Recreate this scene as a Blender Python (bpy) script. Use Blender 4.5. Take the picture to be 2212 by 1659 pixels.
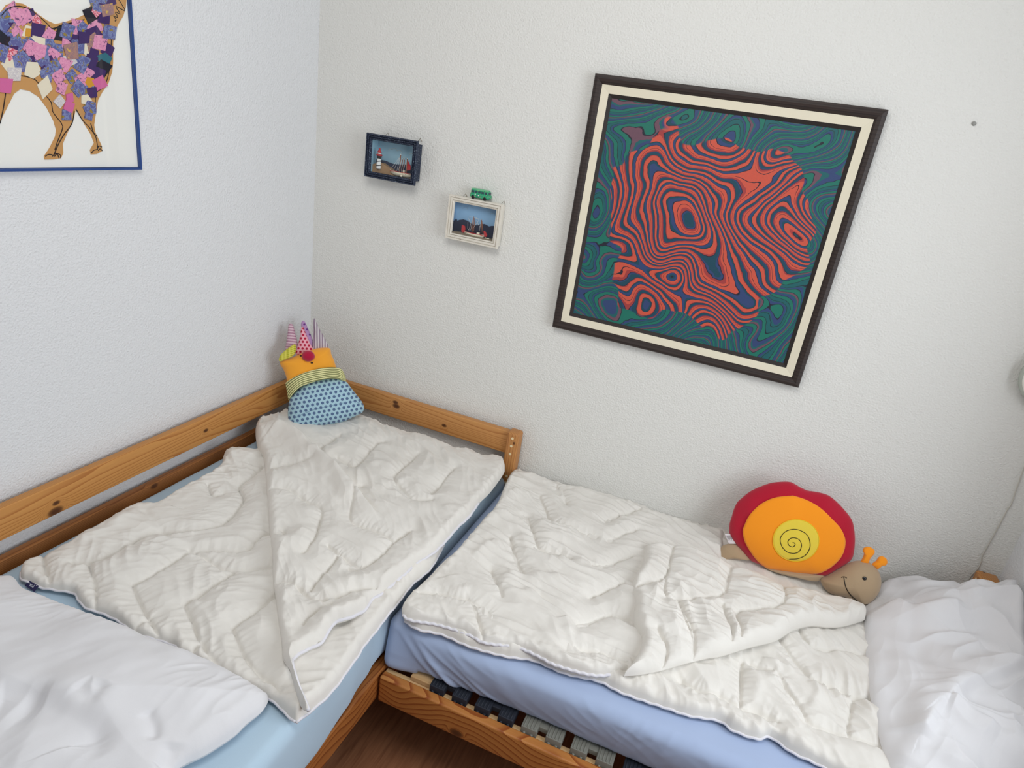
import bpy, bmesh, math, random
import numpy as np
from mathutils import Matrix, Vector
for o in list(bpy.data.objects): bpy.data.objects.remove(o)
scn = bpy.context.scene
COL = scn.collection

# ------------------------------------------------------------------ camera
W, H = 2212, 1659
FPX = 1434.4
CAM = np.array([1.6639, -2.2125, 1.81857])
YAW, PITCH, ROLL = -0.32484, -0.37618, 0.15075
_f = np.array([math.sin(YAW)*math.cos(PITCH), math.cos(YAW)*math.cos(PITCH), math.sin(PITCH)])
_rt = np.cross(_f, [0, 0, 1.]); _rt /= np.linalg.norm(_rt); _u = np.cross(_rt, _f)
CR = _rt*math.cos(ROLL)+_u*math.sin(ROLL); CU = -_rt*math.sin(ROLL)+_u*math.cos(ROLL); CF = _f
cd = bpy.data.cameras.new('camera'); cam = bpy.data.objects.new('camera', cd); COL.objects.link(cam)
m = Matrix.Identity(4)
for i in range(3):
    m[i][0] = CR[i]; m[i][1] = CU[i]; m[i][2] = -CF[i]; m[i][3] = CAM[i]
cam.matrix_world = m
cd.sensor_fit = 'HORIZONTAL'; cd.sensor_width = 36; cd.lens = FPX/W*36; cd.clip_start = .02
scn.camera = cam

# ------------------------------------------------------------------ light
scn.view_settings.view_transform = 'Standard'; scn.view_settings.look = 'None'
scn.view_settings.gamma = 1; scn.view_settings.use_curve_mapping = False
scn.view_settings.exposure = 0.0
wd = bpy.data.worlds.new('daylight'); scn.world = wd; wd.use_nodes = True
wd.node_tree.nodes['Background'].inputs[0].default_value = (.93, .96, 1, 1)
wd.node_tree.nodes['Background'].inputs[1].default_value = .24
def area(name, loc, target, sx, sy, power, color):
    l = bpy.data.lights.new(name, 'AREA'); l.shape = 'RECTANGLE'; l.size = sx; l.size_y = sy
    l.energy = power; l.color = color
    o = bpy.data.objects.new(name, l); COL.objects.link(o); o.location = loc
    o.rotation_euler = (Vector(target)-Vector(loc)).to_track_quat('-Z', 'Y').to_euler()
    return o
area('window_light', (2.9, -1.3, 1.65), (0.2, -1.0, .95), 1.3, 1.25, 32, (.88, .94, 1))
area('overhead_fill_light', (1.25, -1.75, 2.75), (1.3, -.1, 1.2), 1.1, .8, 19, (1, .985, .95))  # added overhead fill to brighten the back wall; no roof window is built


# ------------------------------------------------------------------ helpers
def ray(u, v): return CF + CR*(u-W/2)/FPX - CU*(v-H/2)/FPX
def onz(u, v, z): q = ray(u, v); return CAM+q*((z-CAM[2])/q[2])
def ony(u, v, y): q = ray(u, v); return CAM+q*((y-CAM[1])/q[1])
def onx(u, v, x): q = ray(u, v); return CAM+q*((x-CAM[0])/q[0])
def px(s, ox, oy, pts): return [(ox+a/s, oy+b/s) for a, b in pts]
def lin(h):
    if isinstance(h, str):
        h = h.lstrip('#'); c = [int(h[i:i+2], 16)/255 for i in (0, 2, 4)]
    else: c = [x/255 for x in h]
    return tuple((x/12.92 if x <= .04045 else ((x+.055)/1.055)**2.4) for x in c)+(1,)

WLOC = {}
def tag(o, label=None, cat=None, group=None, kind=None):
    if label: o['label'] = label
    if cat: o['category'] = cat
    if group: o['group'] = group
    if kind: o['kind'] = kind
    return o
def empty(name, loc, label, cat, group=None):
    o = bpy.data.objects.new(name, None); COL.objects.link(o); o.empty_display_size = .05
    o.location = loc; WLOC[o.name] = np.array(loc, float); return tag(o, label, cat, group)
def link(name, V, F, mat=None, parent=None, smooth=True, uv=None, fmat=None, quads=None):
    """V world coordinates; the object's origin goes to the foot of its box."""
    V = np.asarray(V, float).reshape(-1, 3)
    mn, mx = V.min(0), V.max(0); org = np.array([(mn[0]+mx[0])/2, (mn[1]+mx[1])/2, mn[2]])
    me = bpy.data.meshes.new(name)
    L = V-org
    if quads is not None:
        q = np.asarray(quads, np.int32)
        me.vertices.add(len(L)); me.vertices.foreach_set('co', L.astype(np.float32).ravel())
        me.loops.add(q.size); me.loops.foreach_set('vertex_index', q.ravel())
        me.polygons.add(len(q)); me.polygons.foreach_set('loop_start', np.arange(0, q.size, 4, dtype=np.int32))
        me.update(calc_edges=True); me.validate()
    else:
        me.from_pydata([tuple(p) for p in L], [], [tuple(int(i) for i in f) for f in F]); me.update()
    me.polygons.foreach_set('use_smooth', [bool(smooth)]*len(me.polygons))
    if uv is not None:
        ul = me.uv_layers.new(name='UVMap'); vi = np.zeros(len(me.loops), np.int32); me.loops.foreach_get('vertex_index', vi)
        ul.data.foreach_set('uv', np.asarray(uv, np.float32)[vi].ravel())
    if mat is not None:
        for mm in (mat if isinstance(mat, (list, tuple)) else [mat]): me.materials.append(mm)
    if fmat is not None: me.polygons.foreach_set('material_index', np.asarray(fmat, np.int32))
    o = bpy.data.objects.new(name, me); COL.objects.link(o)
    WLOC[o.name] = org
    if parent is not None:
        o.parent = parent; o.location = org-WLOC[parent.name]
    else: o.location = org
    return o
class MB:
    """collects shapes into one mesh"""
    def __init__(s): s.V = []; s.F = []; s.M = []
    def add(s, V, F, mi=0):
        n = len(s.V); s.V += [tuple(p) for p in V]; s.F += [tuple(i+n for i in f) for f in F]; s.M += [mi]*len(F); return s
    def box(s, a, b, r=0, mi=0, n=3):
        V, F = rbox(a, b, r, n); return s.add(V, F, mi)
    def tube(s, pts, r, k=8, mi=0, cap=True):
        V, F = tube(pts, r, k, cap); return s.add(V, F, mi)
    def lathe(s, c, prof, k=24, mi=0):
        V = []; F = []
        for r, z in prof:
            for j in range(k): t = 2*math.pi*j/k; V.append((c[0]+r*math.cos(t), c[1]+r*math.sin(t), c[2]+z))
        for i in range(len(prof)-1):
            for j in range(k): F.append((i*k+j, i*k+(j+1) % k, (i+1)*k+(j+1) % k, (i+1)*k+j))
        F.append(tuple(range(k))[::-1]); F.append(tuple(range((len(prof)-1)*k, len(prof)*k)))
        return s.add(V, F, mi)
    def link(s, name, mat, parent=None, smooth=True, label=None):
        o = link(name, s.V, s.F, mat, parent, smooth, fmat=s.M)
        if label: o['label'] = label
        return o
def rbox(a, b, r=0, n=3):
    a, b2 = np.array([min(a[i], b[i]) for i in range(3)], float), np.array([max(a[i], b[i]) for i in range(3)], float)
    if r <= 0:
        V = [(x, y, z) for x in (a[0], b2[0]) for y in (a[1], b2[1]) for z in (a[2], b2[2])]
        return V, [(0, 1, 3, 2), (4, 6, 7, 5), (0, 4, 5, 1), (2, 3, 7, 6), (0, 2, 6, 4), (1, 5, 7, 3)]
    r = min(r, .499*min(b2-a))
    def ax(lo, hi):
        t = [0.5*(1-math.cos(math.pi/2*i/n)) for i in range(n+1)]
        th = [i/n for i in range(n+1)]
        return [lo+r*x for x in th]+[hi-r+r*x for x in th]
    return rgrid(a, b2, r, [ax(a[i], b2[i]) for i in range(3)])
def rgrid(a, b, r, axes):
    """rounded box from axis subdivisions"""
    idx = {}; V = []; F = []
    ia, ib = a+r, b-r
    def vid(p):
        k = tuple(round(x, 6) for x in p)
        if k not in idx:
            q = np.array(p); c = np.clip(q, ia, ib); d = q-c; l = np.linalg.norm(d)
            if l > 1e-9: q = c+d/l*r
            idx[k] = len(V); V.append(tuple(q))
        return idx[k]
    for k in range(3):
        i, j = (k+1) % 3, (k+2) % 3
        for side, val in ((0, a[k]), (1, b[k])):
            A, B = axes[i], axes[j]
            for m1 in range(len(A)-1):
                for m2 in range(len(B)-1):
                    q = []
                    for (s, t) in ((A[m1], B[m2]), (A[m1+1], B[m2]), (A[m1+1], B[m2+1]), (A[m1], B[m2+1])):
                        p = [0, 0, 0]; p[k] = val; p[i] = s; p[j] = t; q.append(vid(p))
                    if not side: q = q[::-1]
                    if len(set(q)) >= 3: F.append(tuple(dict.fromkeys(q)))
    return V, F
def tube(pts, r, k=8, cap=True):
    P = np.asarray(pts, float); n = len(P)
    T = np.gradient(P, axis=0); T /= np.linalg.norm(T, axis=1)[:, None]+1e-12
    up = np.array([0, 0, 1.]) if abs(T[0][2]) < .9 else np.array([1., 0, 0])
    a = np.cross(T[0], up); a /= np.linalg.norm(a)
    V = []; F = []
    R = r if hasattr(r, '__len__') else [r]*n
    for i in range(n):
        a = a-T[i]*(a@T[i]); a /= np.linalg.norm(a)+1e-12; b = np.cross(T[i], a)
        for j in range(k): t = 2*math.pi*j/k; V.append(P[i]+R[i]*(a*math.cos(t)+b*math.sin(t)))
    for i in range(n-1):
        for j in range(k): F.append((i*k+j, i*k+(j+1) % k, (i+1)*k+(j+1) % k, (i+1)*k+j))
    if cap: F.append(tuple(range(k))[::-1]); F.append(tuple(range((n-1)*k, n*k)))
    return V, F
def spline(P, n, closed=False):
    """Catmull-Rom, resampled to n points by arc length"""
    P = np.asarray(P, float)
    if closed: Q = np.vstack([P[-1], P, P[0], P[1]])
    else: Q = np.vstack([2*P[0]-P[1], P, 2*P[-1]-P[-2]])
    out = []
    for i in range(1, len(Q)-2):
        p0, p1, p2, p3 = Q[i-1:i+3]
        for t in np.linspace(0, 1, 12, endpoint=False):
            out.append(.5*((2*p1)+(-p0+p2)*t+(2*p0-5*p1+4*p2-p3)*t*t+(-p0+3*p1-3*p2+p3)*t**3))
    out.append(Q[-2]); out = np.array(out)
    d = np.r_[0, np.cumsum(np.linalg.norm(np.diff(out, axis=0), axis=1))]
    s = np.linspace(0, d[-1], n+1 if closed else n)
    R = np.array([np.interp(s, d, out[:, k]) for k in range(out.shape[1])]).T
    return R[:-1] if closed else R

# noise (numpy)
_rs = np.random.RandomState(7); PERM = _rs.permutation(512); GA = _rs.rand(512)*2*np.pi
def pn(x, y, seed=0):
    x = np.asarray(x, float)+seed*17.31; y = np.asarray(y, float)+seed*9.77
    xi = np.floor(x).astype(int); yi = np.floor(y).astype(int); xf = x-xi; yf = y-yi
    u = xf*xf*xf*(xf*(xf*6-15)+10); v = yf*yf*yf*(yf*(yf*6-15)+10)
    def g(i, j):
        h = GA[PERM[(PERM[(xi+i) & 511]+yi+j) & 511]]
        return np.cos(h)*(xf-i)+np.sin(h)*(yf-j)
    a = g(0, 0)*(1-u)+g(1, 0)*u; b = g(0, 1)*(1-u)+g(1, 1)*u
    return (a*(1-v)+b*v)*1.4
def fbm(x, y, o=3, seed=0): return sum(pn(x*2**i, y*2**i, seed+i)/2**i for i in range(o))
def ridg(x, y, ang, lx, ly, seed, warp=.22, sharp=1.35):
    """elongated fold ridges, length lx along ang, spacing ly across (metres)"""
    c, s = math.cos(ang), math.sin(ang)
    wx = x+warp*ly*3*pn(x/.16, y/.16, seed+5); wy = y+warp*ly*3*pn(x/.16, y/.16, seed+6)
    a = (wx*c+wy*s)/lx; b = (-wx*s+wy*c)/ly
    n = pn(a, b, seed); r = 1-np.minimum(np.abs(n)*1.6, 1)
    return r**sharp*(0.5+0.9*pn(x/.22, y/.22, seed+9))
def segdist(X, Y, L):
    """distance, arclength, signed side to polyline L (k,2)"""
    best = np.full(X.shape, 1e9); S = np.zeros(X.shape); sg = np.zeros(X.shape); acc = 0
    for i in range(len(L)-1):
        ax, ay = L[i]; bx, by = L[i+1]; dx, dy = bx-ax, by-ay; l2 = dx*dx+dy*dy+1e-12
        t = np.clip(((X-ax)*dx+(Y-ay)*dy)/l2, 0, 1); ex = X-ax-t*dx; ey = Y-ay-t*dy
        d = np.hypot(ex, ey); m_ = d < best
        best = np.where(m_, d, best); S = np.where(m_, acc+t*math.sqrt(l2), S)
        sg = np.where(m_, np.sign(dx*ey-dy*ex), sg); acc += math.sqrt(l2)
    return best, S, sg

# ------------------------------------------------------------------ materials
def newmat(name):
    mt = bpy.data.materials.new(name); mt.use_nodes = True; nt = mt.node_tree
    return mt, nt, nt.nodes['Principled BSDF']
def setc(b, col, rough=.8, spec=.3):
    b.inputs['Base Color'].default_value = col; b.inputs['Roughness'].default_value = rough
    b.inputs['Specular IOR Level'].default_value = spec
def N(nt, t, **k):
    n = nt.nodes.new(t)
    for a, v in k.items(): setattr(n, a, v)
    return n
def bump(nt, b, src, strength, dist):
    bp = N(nt, 'ShaderNodeBump'); bp.inputs['Strength'].default_value = strength; bp.inputs['Distance'].default_value = dist
    nt.links.new(src, bp.inputs['Height']); nt.links.new(bp.outputs[0], b.inputs['Normal']); return bp
def noise(nt, vec, scale, detail=2, rough=.5, dist=0):
    n = N(nt, 'ShaderNodeTexNoise'); n.inputs['Scale'].default_value = scale; n.inputs['Detail'].default_value = detail
    n.inputs['Roughness'].default_value = rough; n.inputs['Distortion'].default_value = dist
    nt.links.new(vec, n.inputs['Vector']); return n
def mapping(nt, vec, scale=(1, 1, 1), loc=(0, 0, 0), rot=(0, 0, 0)):
    mp = N(nt, 'ShaderNodeMapping'); mp.inputs['Scale'].default_value = scale; mp.inputs['Location'].default_value = loc
    mp.inputs['Rotation'].default_value = rot; nt.links.new(vec, mp.inputs['Vector']); return mp.outputs[0]
def ramp(nt, fac, stops, interp='LINEAR'):
    r = N(nt, 'ShaderNodeValToRGB'); r.color_ramp.interpolation = interp; e = r.color_ramp.elements
    while len(e) > 1: e.remove(e[-1])
    e[0].position = stops[0][0]; e[0].color = stops[0][1]
    for p_, c_ in stops[1:]: q = e.new(p_); q.color = c_
    nt.links.new(fac, r.inputs[0]); return r.outputs[0]
def mixc(nt, fac, a, b, mode='MIX'):
    n = N(nt, 'ShaderNodeMix', data_type='RGBA', blend_type=mode)
    for s_, v in ((n.inputs[0], fac), (n.inputs[6], a), (n.inputs[7], b)):
        if hasattr(v, 'is_linked') or isinstance(v, bpy.types.NodeSocket): nt.links.new(v, s_)
        else: s_.default_value = v
    return n.outputs[2]
def math_(nt, op, a, b=None, c=None):
    n = N(nt, 'ShaderNodeMath', operation=op)
    for i, v in enumerate((a, b, c)):
        if v is None: continue
        if isinstance(v, bpy.types.NodeSocket): nt.links.new(v, n.inputs[i])
        else: n.inputs[i].default_value = v
    return n.outputs[0]
def pos(nt): return N(nt, 'ShaderNodeNewGeometry').outputs['Position']
def uvn(nt): return N(nt, 'ShaderNodeTexCoord').outputs['UV']

def plain(name, col, rough=.7, spec=.3, nb=None, metal=0):
    mt, nt, b = newmat(name); setc(b, lin(col), rough, spec); b.inputs['Metallic'].default_value = metal
    if nb: bump(nt, b, noise(nt, pos(nt), nb[0], 3).outputs[0], nb[1], nb[2])
    return mt
def m_wall(name, col, speck=False):
    mt, nt, b = newmat(name); setc(b, lin(col), .92, .15); p_ = pos(nt)
    big = noise(nt, p_, 1.3, 2); c = mixc(nt, math_(nt, 'MULTIPLY', big.outputs[0], .16), lin(col), lin((208, 209, 210)))
    if speck:
        vo = N(nt, 'ShaderNodeTexVoronoi'); vo.inputs['Scale'].default_value = 4.2; nt.links.new(mapping(nt, p_, (0, 1, 1), (0, .13, .37)), vo.inputs['Vector'])
        c = mixc(nt, math_(nt, 'MULTIPLY', math_(nt, 'LESS_THAN', vo.outputs['Distance'], .0085), .6), c, lin((90, 88, 90)))
    nt.links.new(c, b.inputs['Base Color'])
    n1 = noise(nt, p_, 170, 3, .55); n2 = noise(nt, p_, 60, 2)
    h = math_(nt, 'ADD', math_(nt, 'POWER', n1.outputs[0], 1.6), math_(nt, 'MULTIPLY', n2.outputs[0], .45))
    bump(nt, b, h, .7, .005); return mt
def m_wood(name, axis, light, dark, scale=48, dist=26, along=.10, off=(.31, .17, .23), knots=(), rough=.45, detail=.12):
    mt, nt, b = newmat(name); setc(b, lin(light), rough, .35); p_ = pos(nt)
    sc = [1, 1, 1]; sc[axis] = along; v = mapping(nt, p_, tuple(sc), off)
    kf = None
    for (kx, ky, kz, kr) in knots:
        s2 = [1/kr]*3; s2[axis] = .62/kr
        d = N(nt, 'ShaderNodeVectorMath', operation='LENGTH')
        nt.links.new(mapping(nt, p_, tuple(s2), (-kx*s2[0], -ky*s2[1], -kz*s2[2])), d.inputs[0])
        f = math_(nt, 'POWER', 2.718, math_(nt, 'MULTIPLY', math_(nt, 'MULTIPLY', d.outputs['Value'], d.outputs['Value']), -1.0))
        kf = f if kf is None else math_(nt, 'MAXIMUM', kf, f)
    if kf is not None:
        va = N(nt, 'ShaderNodeVectorMath', operation='SCALE'); nt.links.new(v, va.inputs[0])
        nt.links.new(math_(nt, 'ADD', 1, math_(nt, 'MULTIPLY', kf, .09)), va.inputs['Scale']); v = va.outputs[0]
    w = N(nt, 'ShaderNodeTexWave', wave_type='RINGS', rings_direction='XYZ'[axis], wave_profile='SAW')
    w.inputs['Scale'].default_value = scale/3.2; w.inputs['Distortion'].default_value = dist
    w.inputs['Detail'].default_value = 1.5; w.inputs['Detail Scale'].default_value = detail*3.2/1.5; w.inputs['Detail Roughness'].default_value = .35
    nt.links.new(v, w.inputs['Vector'])
    fine = noise(nt, mapping(nt, p_, tuple(60 if i != axis else 3 for i in range(3))), 8, 2)
    c = ramp(nt, w.outputs['Fac'], [(0, lin(light)), (.15, tuple(.85*a_+.15*b_ for a_, b_ in zip(lin(light), lin(dark)))), (.62, tuple(.7*a_+.3*b_ for a_, b_ in zip(lin(light), lin(dark)))), (.88, lin(dark)), (.96, lin(dark)), (1, lin(light))])
    c = mixc(nt, math_(nt, 'MULTIPLY', fine.outputs[0], .45), c, lin(dark))
    var = noise(nt, mapping(nt, p_, tuple(4 if i != axis else .8 for i in range(3))), 2.2, 2)
    c = mixc(nt, math_(nt, 'MULTIPLY', var.outputs[0], .35), c, lin(dark))
    if kf is not None: c = mixc(nt, ramp(nt, kf, [(.35, (0, 0, 0, 1)), (.62, (.8, .8, .8, 1)), (.9, (1, 1, 1, 1))]), c, lin((84, 48, 24)))
    nt.links.new(c, b.inputs['Base Color']); bump(nt, b, fine.outputs[0], .10, .0006); return mt
def m_cloth(name, col, rough=.9, fine=900, fs=.25, wr=0, sheen=.15, col2=None):
    mt, nt, b = newmat(name); setc(b, lin(col), rough, .2); p_ = pos(nt)
    b.inputs['Sheen Weight'].default_value = sheen
    n1 = noise(nt, p_, fine, 2); n2 = noise(nt, p_, 34, 4, .6, .6)
    h = math_(nt, 'ADD', math_(nt, 'MULTIPLY', n1.outputs[0], .12), math_(nt, 'MULTIPLY', n2.outputs[0], wr))
    bump(nt, b, h, fs, .004)
    if col2:
        nt.links.new(mixc(nt, ramp(nt, noise(nt, p_, 3.0, 3).outputs[0], [(.35, (0, 0, 0, 1)), (.7, (1, 1, 1, 1))]), lin(col), lin(col2)), b.inputs['Base Color'])
    return mt
def m_dots(name, bg, fg, a, r, rot=0, stagger=True, sy=1.0):
    """dots on the cloth's own surface coordinates (metres)"""
    mt, nt, b = newmat(name); setc(b, lin(bg), .9, .15); b.inputs['Sheen Weight'].default_value = .15
    v = mapping(nt, uvn(nt), (1, sy, 1), rot=(0, 0, rot)); ks = math.sqrt(3)
    out = None
    for off in (((0, 0, 0), (.5, .5, 0)) if stagger else ((0, 0, 0),)):
        q = mapping(nt, v, (1/a, 1/(a*ks), 1), off)
        fr = N(nt, 'ShaderNodeVectorMath', operation='FRACTION'); nt.links.new(q, fr.inputs[0])
        q2 = mapping(nt, fr.outputs[0], (1, ks, 0), (-.5, -.5*ks, 0))
        ln = N(nt, 'ShaderNodeVectorMath', operation='LENGTH'); nt.links.new(q2, ln.inputs[0])
        out = ln.outputs['Value'] if out is None else math_(nt, 'MINIMUM', out, ln.outputs['Value'])
    f = math_(nt, 'LESS_THAN', out, r/a)
    nt.links.new(mixc(nt, f, lin(bg), lin(fg)), b.inputs['Base Color'])
    bump(nt, b, noise(nt, pos(nt), 500, 2).outputs[0], .25, .002); return mt
def m_stripes(name, stops, period, rot=0):
    mt, nt, b = newmat(name); setc(b, lin(stops[0][1]), .9, .15)
    v = mapping(nt, uvn(nt), (1/period,)*3, rot=(0, 0, rot)); sp = N(nt, 'ShaderNodeSeparateXYZ'); nt.links.new(v, sp.inputs[0])
    f = math_(nt, 'FRACT', sp.outputs[1])
    nt.links.new(ramp(nt, f, [(p_, lin(c)) for p_, c in stops], 'CONSTANT'), b.inputs['Base Color'])
    bump(nt, b, noise(nt, pos(nt), 500, 2).outputs[0], .25, .002); return mt

M = {}
M['wall_a'] = m_wall('plaster_left', (230, 231, 233), True); M['wall_b'] = m_wall('plaster_back', (230, 229, 224))
PINE = ((216, 162, 98), (172, 112, 60))
M['pine_x'] = m_wood('pine_x', 0, *PINE, scale=190, dist=22, off=(.3, .6, -.9), knots=[(.46, -.045, .685, .012), (.68, -.045, .665, .008), (.455, -.045, .70, .009)])
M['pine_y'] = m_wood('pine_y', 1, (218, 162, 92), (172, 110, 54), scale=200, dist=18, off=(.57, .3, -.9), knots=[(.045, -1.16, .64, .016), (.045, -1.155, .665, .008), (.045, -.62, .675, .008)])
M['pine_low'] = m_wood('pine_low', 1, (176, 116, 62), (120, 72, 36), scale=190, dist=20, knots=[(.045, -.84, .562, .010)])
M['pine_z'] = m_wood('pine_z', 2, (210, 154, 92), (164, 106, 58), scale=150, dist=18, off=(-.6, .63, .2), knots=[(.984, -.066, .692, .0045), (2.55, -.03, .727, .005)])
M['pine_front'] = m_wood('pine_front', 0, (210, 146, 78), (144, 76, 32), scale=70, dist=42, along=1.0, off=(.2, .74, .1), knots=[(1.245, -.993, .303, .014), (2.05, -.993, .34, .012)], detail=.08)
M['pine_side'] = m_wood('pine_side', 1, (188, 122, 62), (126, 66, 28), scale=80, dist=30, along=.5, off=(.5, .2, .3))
M['pale'] = m_wood('pale_birch', 0, (222, 190, 146), (196, 156, 108), scale=40, dist=10)
M['dowel'] = plain('dowel', (232, 212, 170), .6)
M['rub_black'] = plain('rubber_black', (40, 44, 54), .6, .3, (300, .2, .001)); M['rub_grey'] = plain('rubber_grey', (128, 128, 120), .65, .3, (300, .2, .001))
M['duvet'] = m_cloth('duvet_cotton', (226, 222, 215), wr=.22, fs=.25)
M['pipe'] = m_cloth('piping_cotton', (222, 220, 226), wr=.2)
M['pillow'] = m_cloth('pillow_cotton', (226, 225, 227), wr=.22, fs=.2)
M['sheet_a'] = m_cloth('sheet_pale_blue', (184, 207, 224), wr=.25, fs=.2, sheen=.1)
M['sheet_b'] = m_cloth('sheet_periwinkle', (168, 184, 214), wr=.25, fs=.2, sheen=.1)
def m_floor():
    mt, nt, b = newmat('laminate_floor'); setc(b, lin((150, 100, 70)), .4, .4); p_ = pos(nt)
    v = mapping(nt, p_, (30, 2.0, 1), rot=(0, 0, .25))
    n1 = noise(nt, v, 3, 4, .6, .5); n2 = noise(nt, mapping(nt, p_, (2, .7, 1)), 2.5, 2)
    c = ramp(nt, n1.outputs[0], [(.3, lin((146, 98, 70))), (.55, lin((178, 124, 90))), (.75, lin((190, 138, 102)))])
    nt.links.new(mixc(nt, math_(nt, 'MULTIPLY', n2.outputs[0], .5), c, lin((132, 84, 58))), b.inputs['Base Color']); return mt
M['floor'] = m_floor()

# ------------------------------------------------------------------ room
def struct(name, V, F, mat): return tag(link(name, V, F, mat, smooth=False), kind='structure')
XR = 2.605; RY = -4.4; RH = 2.5; T = .12
struct('floor', *rbox((-T, RY, -.1), (XR+T, T, 0)), M['floor'])
struct('wall_back', *rbox((-T, 0, 0), (XR+T, T, RH)), M['wall_b'])
struct('wall_left', *rbox((-T, RY, 0), (0, 0, RH)), M['wall_a'])
wy0, wy1, wz0, wz1 = -2.0, -.6, .95, 2.3
struct('wall_front', *rbox((-T, RY-T, 0), (XR+T, RY, RH)), M['wall_a'])
wr = MB()
wr.box((XR, wy1, 0), (XR+T, 0, RH)); wr.box((XR, RY, 0), (XR+T, wy0, RH))
wr.box((XR, wy0, 0), (XR+T, wy1, wz0)); wr.box((XR, wy0, wz1), (XR+T, wy1, RH))
tag(wr.link('wall_right', M['wall_a'], smooth=False), kind='structure')
wf = MB(); e = .05
wf.box((XR+.02, wy0, wz0), (XR+.09, wy0+e, wz1), .005); wf.box((XR+.02, wy1-e, wz0), (XR+.09, wy1, wz1), .005)
wf.box((XR+.02, wy0+e, wz0), (XR+.09, wy1-e, wz0+e), .005); wf.box((XR+.02, wy0+e, wz1-e), (XR+.09, wy1-e, wz1), .005)
wf.box((XR+.03, (wy0+wy1)/2-.03, wz0+e), (XR+.08, (wy0+wy1)/2+.03, wz1-e), .005)
tag(wf.link('window_1', plain('window_paint', (240, 240, 240), .4)), kind='structure')

# ------------------------------------------------------------------ bed frames
bedA = empty('bed_frame', (.5, -1.0, 0), 'pine bed frame along the left wall with board backrest rails and dowelled corner post', 'bed frame')
MB().box((.045, -.045, .629), (.953, -.018, .722), .004).link('headboard_rail', M['pine_x'], bedA)
MB().box((.018, -2.05, .629), (.045, -.02, .722), .004).link('backrest_rail', M['pine_y'], bedA)
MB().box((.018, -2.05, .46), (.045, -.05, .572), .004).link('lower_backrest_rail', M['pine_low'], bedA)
MB().box((.045, -.045, .46), (.953, -.018, .54), .004).link('lower_headboard_rail', M['pine_x'], bedA)
post = MB().box((.950, -.066, 0), (1.0, -.012, .731), .011, n=3).link('post', M['pine_z'], bedA)
for z in (.710, .678, .644, .547, .518):
    d = MB(); t = np.linspace(0, 1, 2)
    d.tube([(.9755, -.060, z), (.9755, -.0672, z)], .0052, 14); d.link('dowel', M['dowel'], post, smooth=False)
MB().box((.016, -2.06, 0), (.066, -2.01, .731), .011).link('post', M['pine_z'], bedA)
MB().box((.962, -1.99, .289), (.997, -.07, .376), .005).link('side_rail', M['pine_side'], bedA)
MB().box((.955, -2.06, 0), (1.0, -2.0, .40), .008).link('post', M['pine_z'], bedA)
MB().box((.930, -1.95, .30), (.962, -.07, .345), .002).link('slat_ledge', M['pale'], bedA)
for i in range(14):
    y = -.14-.135*i
    MB().box((.06, y-.03, .345), (.955, y+.03, .36), .003).link('slat', M['pale'], bedA)

bedB = empty('bed_frame', (1.8, -.5, 0), 'pine bed frame under the plush snail with open slats in rubber holders', 'bed frame')
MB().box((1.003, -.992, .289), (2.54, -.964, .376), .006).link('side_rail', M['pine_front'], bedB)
MB().box((1.003, -.08, .289), (2.53, -.05, .376), .005).link('side_rail', M['pine_x'], bedB)
MB().box((1.003, -.964, .33), (2.54, -.946, .368), .002).link('slat_ledge', M['pale'], bedB)
MB().box((1.02, -.12, .33), (2.53, -.08, .368), .002).link('slat_ledge', M['pale'], bedB)
pB = MB().box((2.530, -.085, 0), (2.590, -.020, .729), .010).link('post', M['pine_z'], bedB)
for z in (.708, .676):
    MB().tube([(2.533, -.052, z), (2.5288, -.052, z)], .0052, 14).link('dowel', M['dowel'], pB, smooth=False)
MB().box((2.530, -.995, 0), (2.590, -.93, .45), .010).link('post', M['pine_z'], bedB)
MB().box((1.078, -.955, .368), (1.141, -.07, .3845), .003).link('slat', M['pale'], bedB)
x = 1.140
for i in range(9):
    mat = M['rub_grey'] if i in (2, 3, 6) else M['rub_black']
    h = MB()
    for dx in (0, .067):
        h.box((x+dx, -.962, .366), (x+dx+.043, -.915, .392), .003)
        for k in range(4): h.box((x+dx+.006+.009*k, -.960, .392), (x+dx+.0095+.009*k, -.918, .3935))
        h.box((x+dx+.008, -.9645, .368), (x+dx+.014, -.96, .376)); h.box((x+dx+.028, -.9645, .368), (x+dx+.034, -.96, .376))
    h.box((x+.04, -.940, .372), (x+.070, -.915, .388), .002)
    h.link('slat_holder', mat, bedB)
    for dx in (0, .067):
        MB().box((x+dx+.003, -.916, .374), (x+dx+.040, -.09, .3845), .003).link('slat', M['pale'], bedB)
    x += .1335 if i != 1 else .1325

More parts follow.
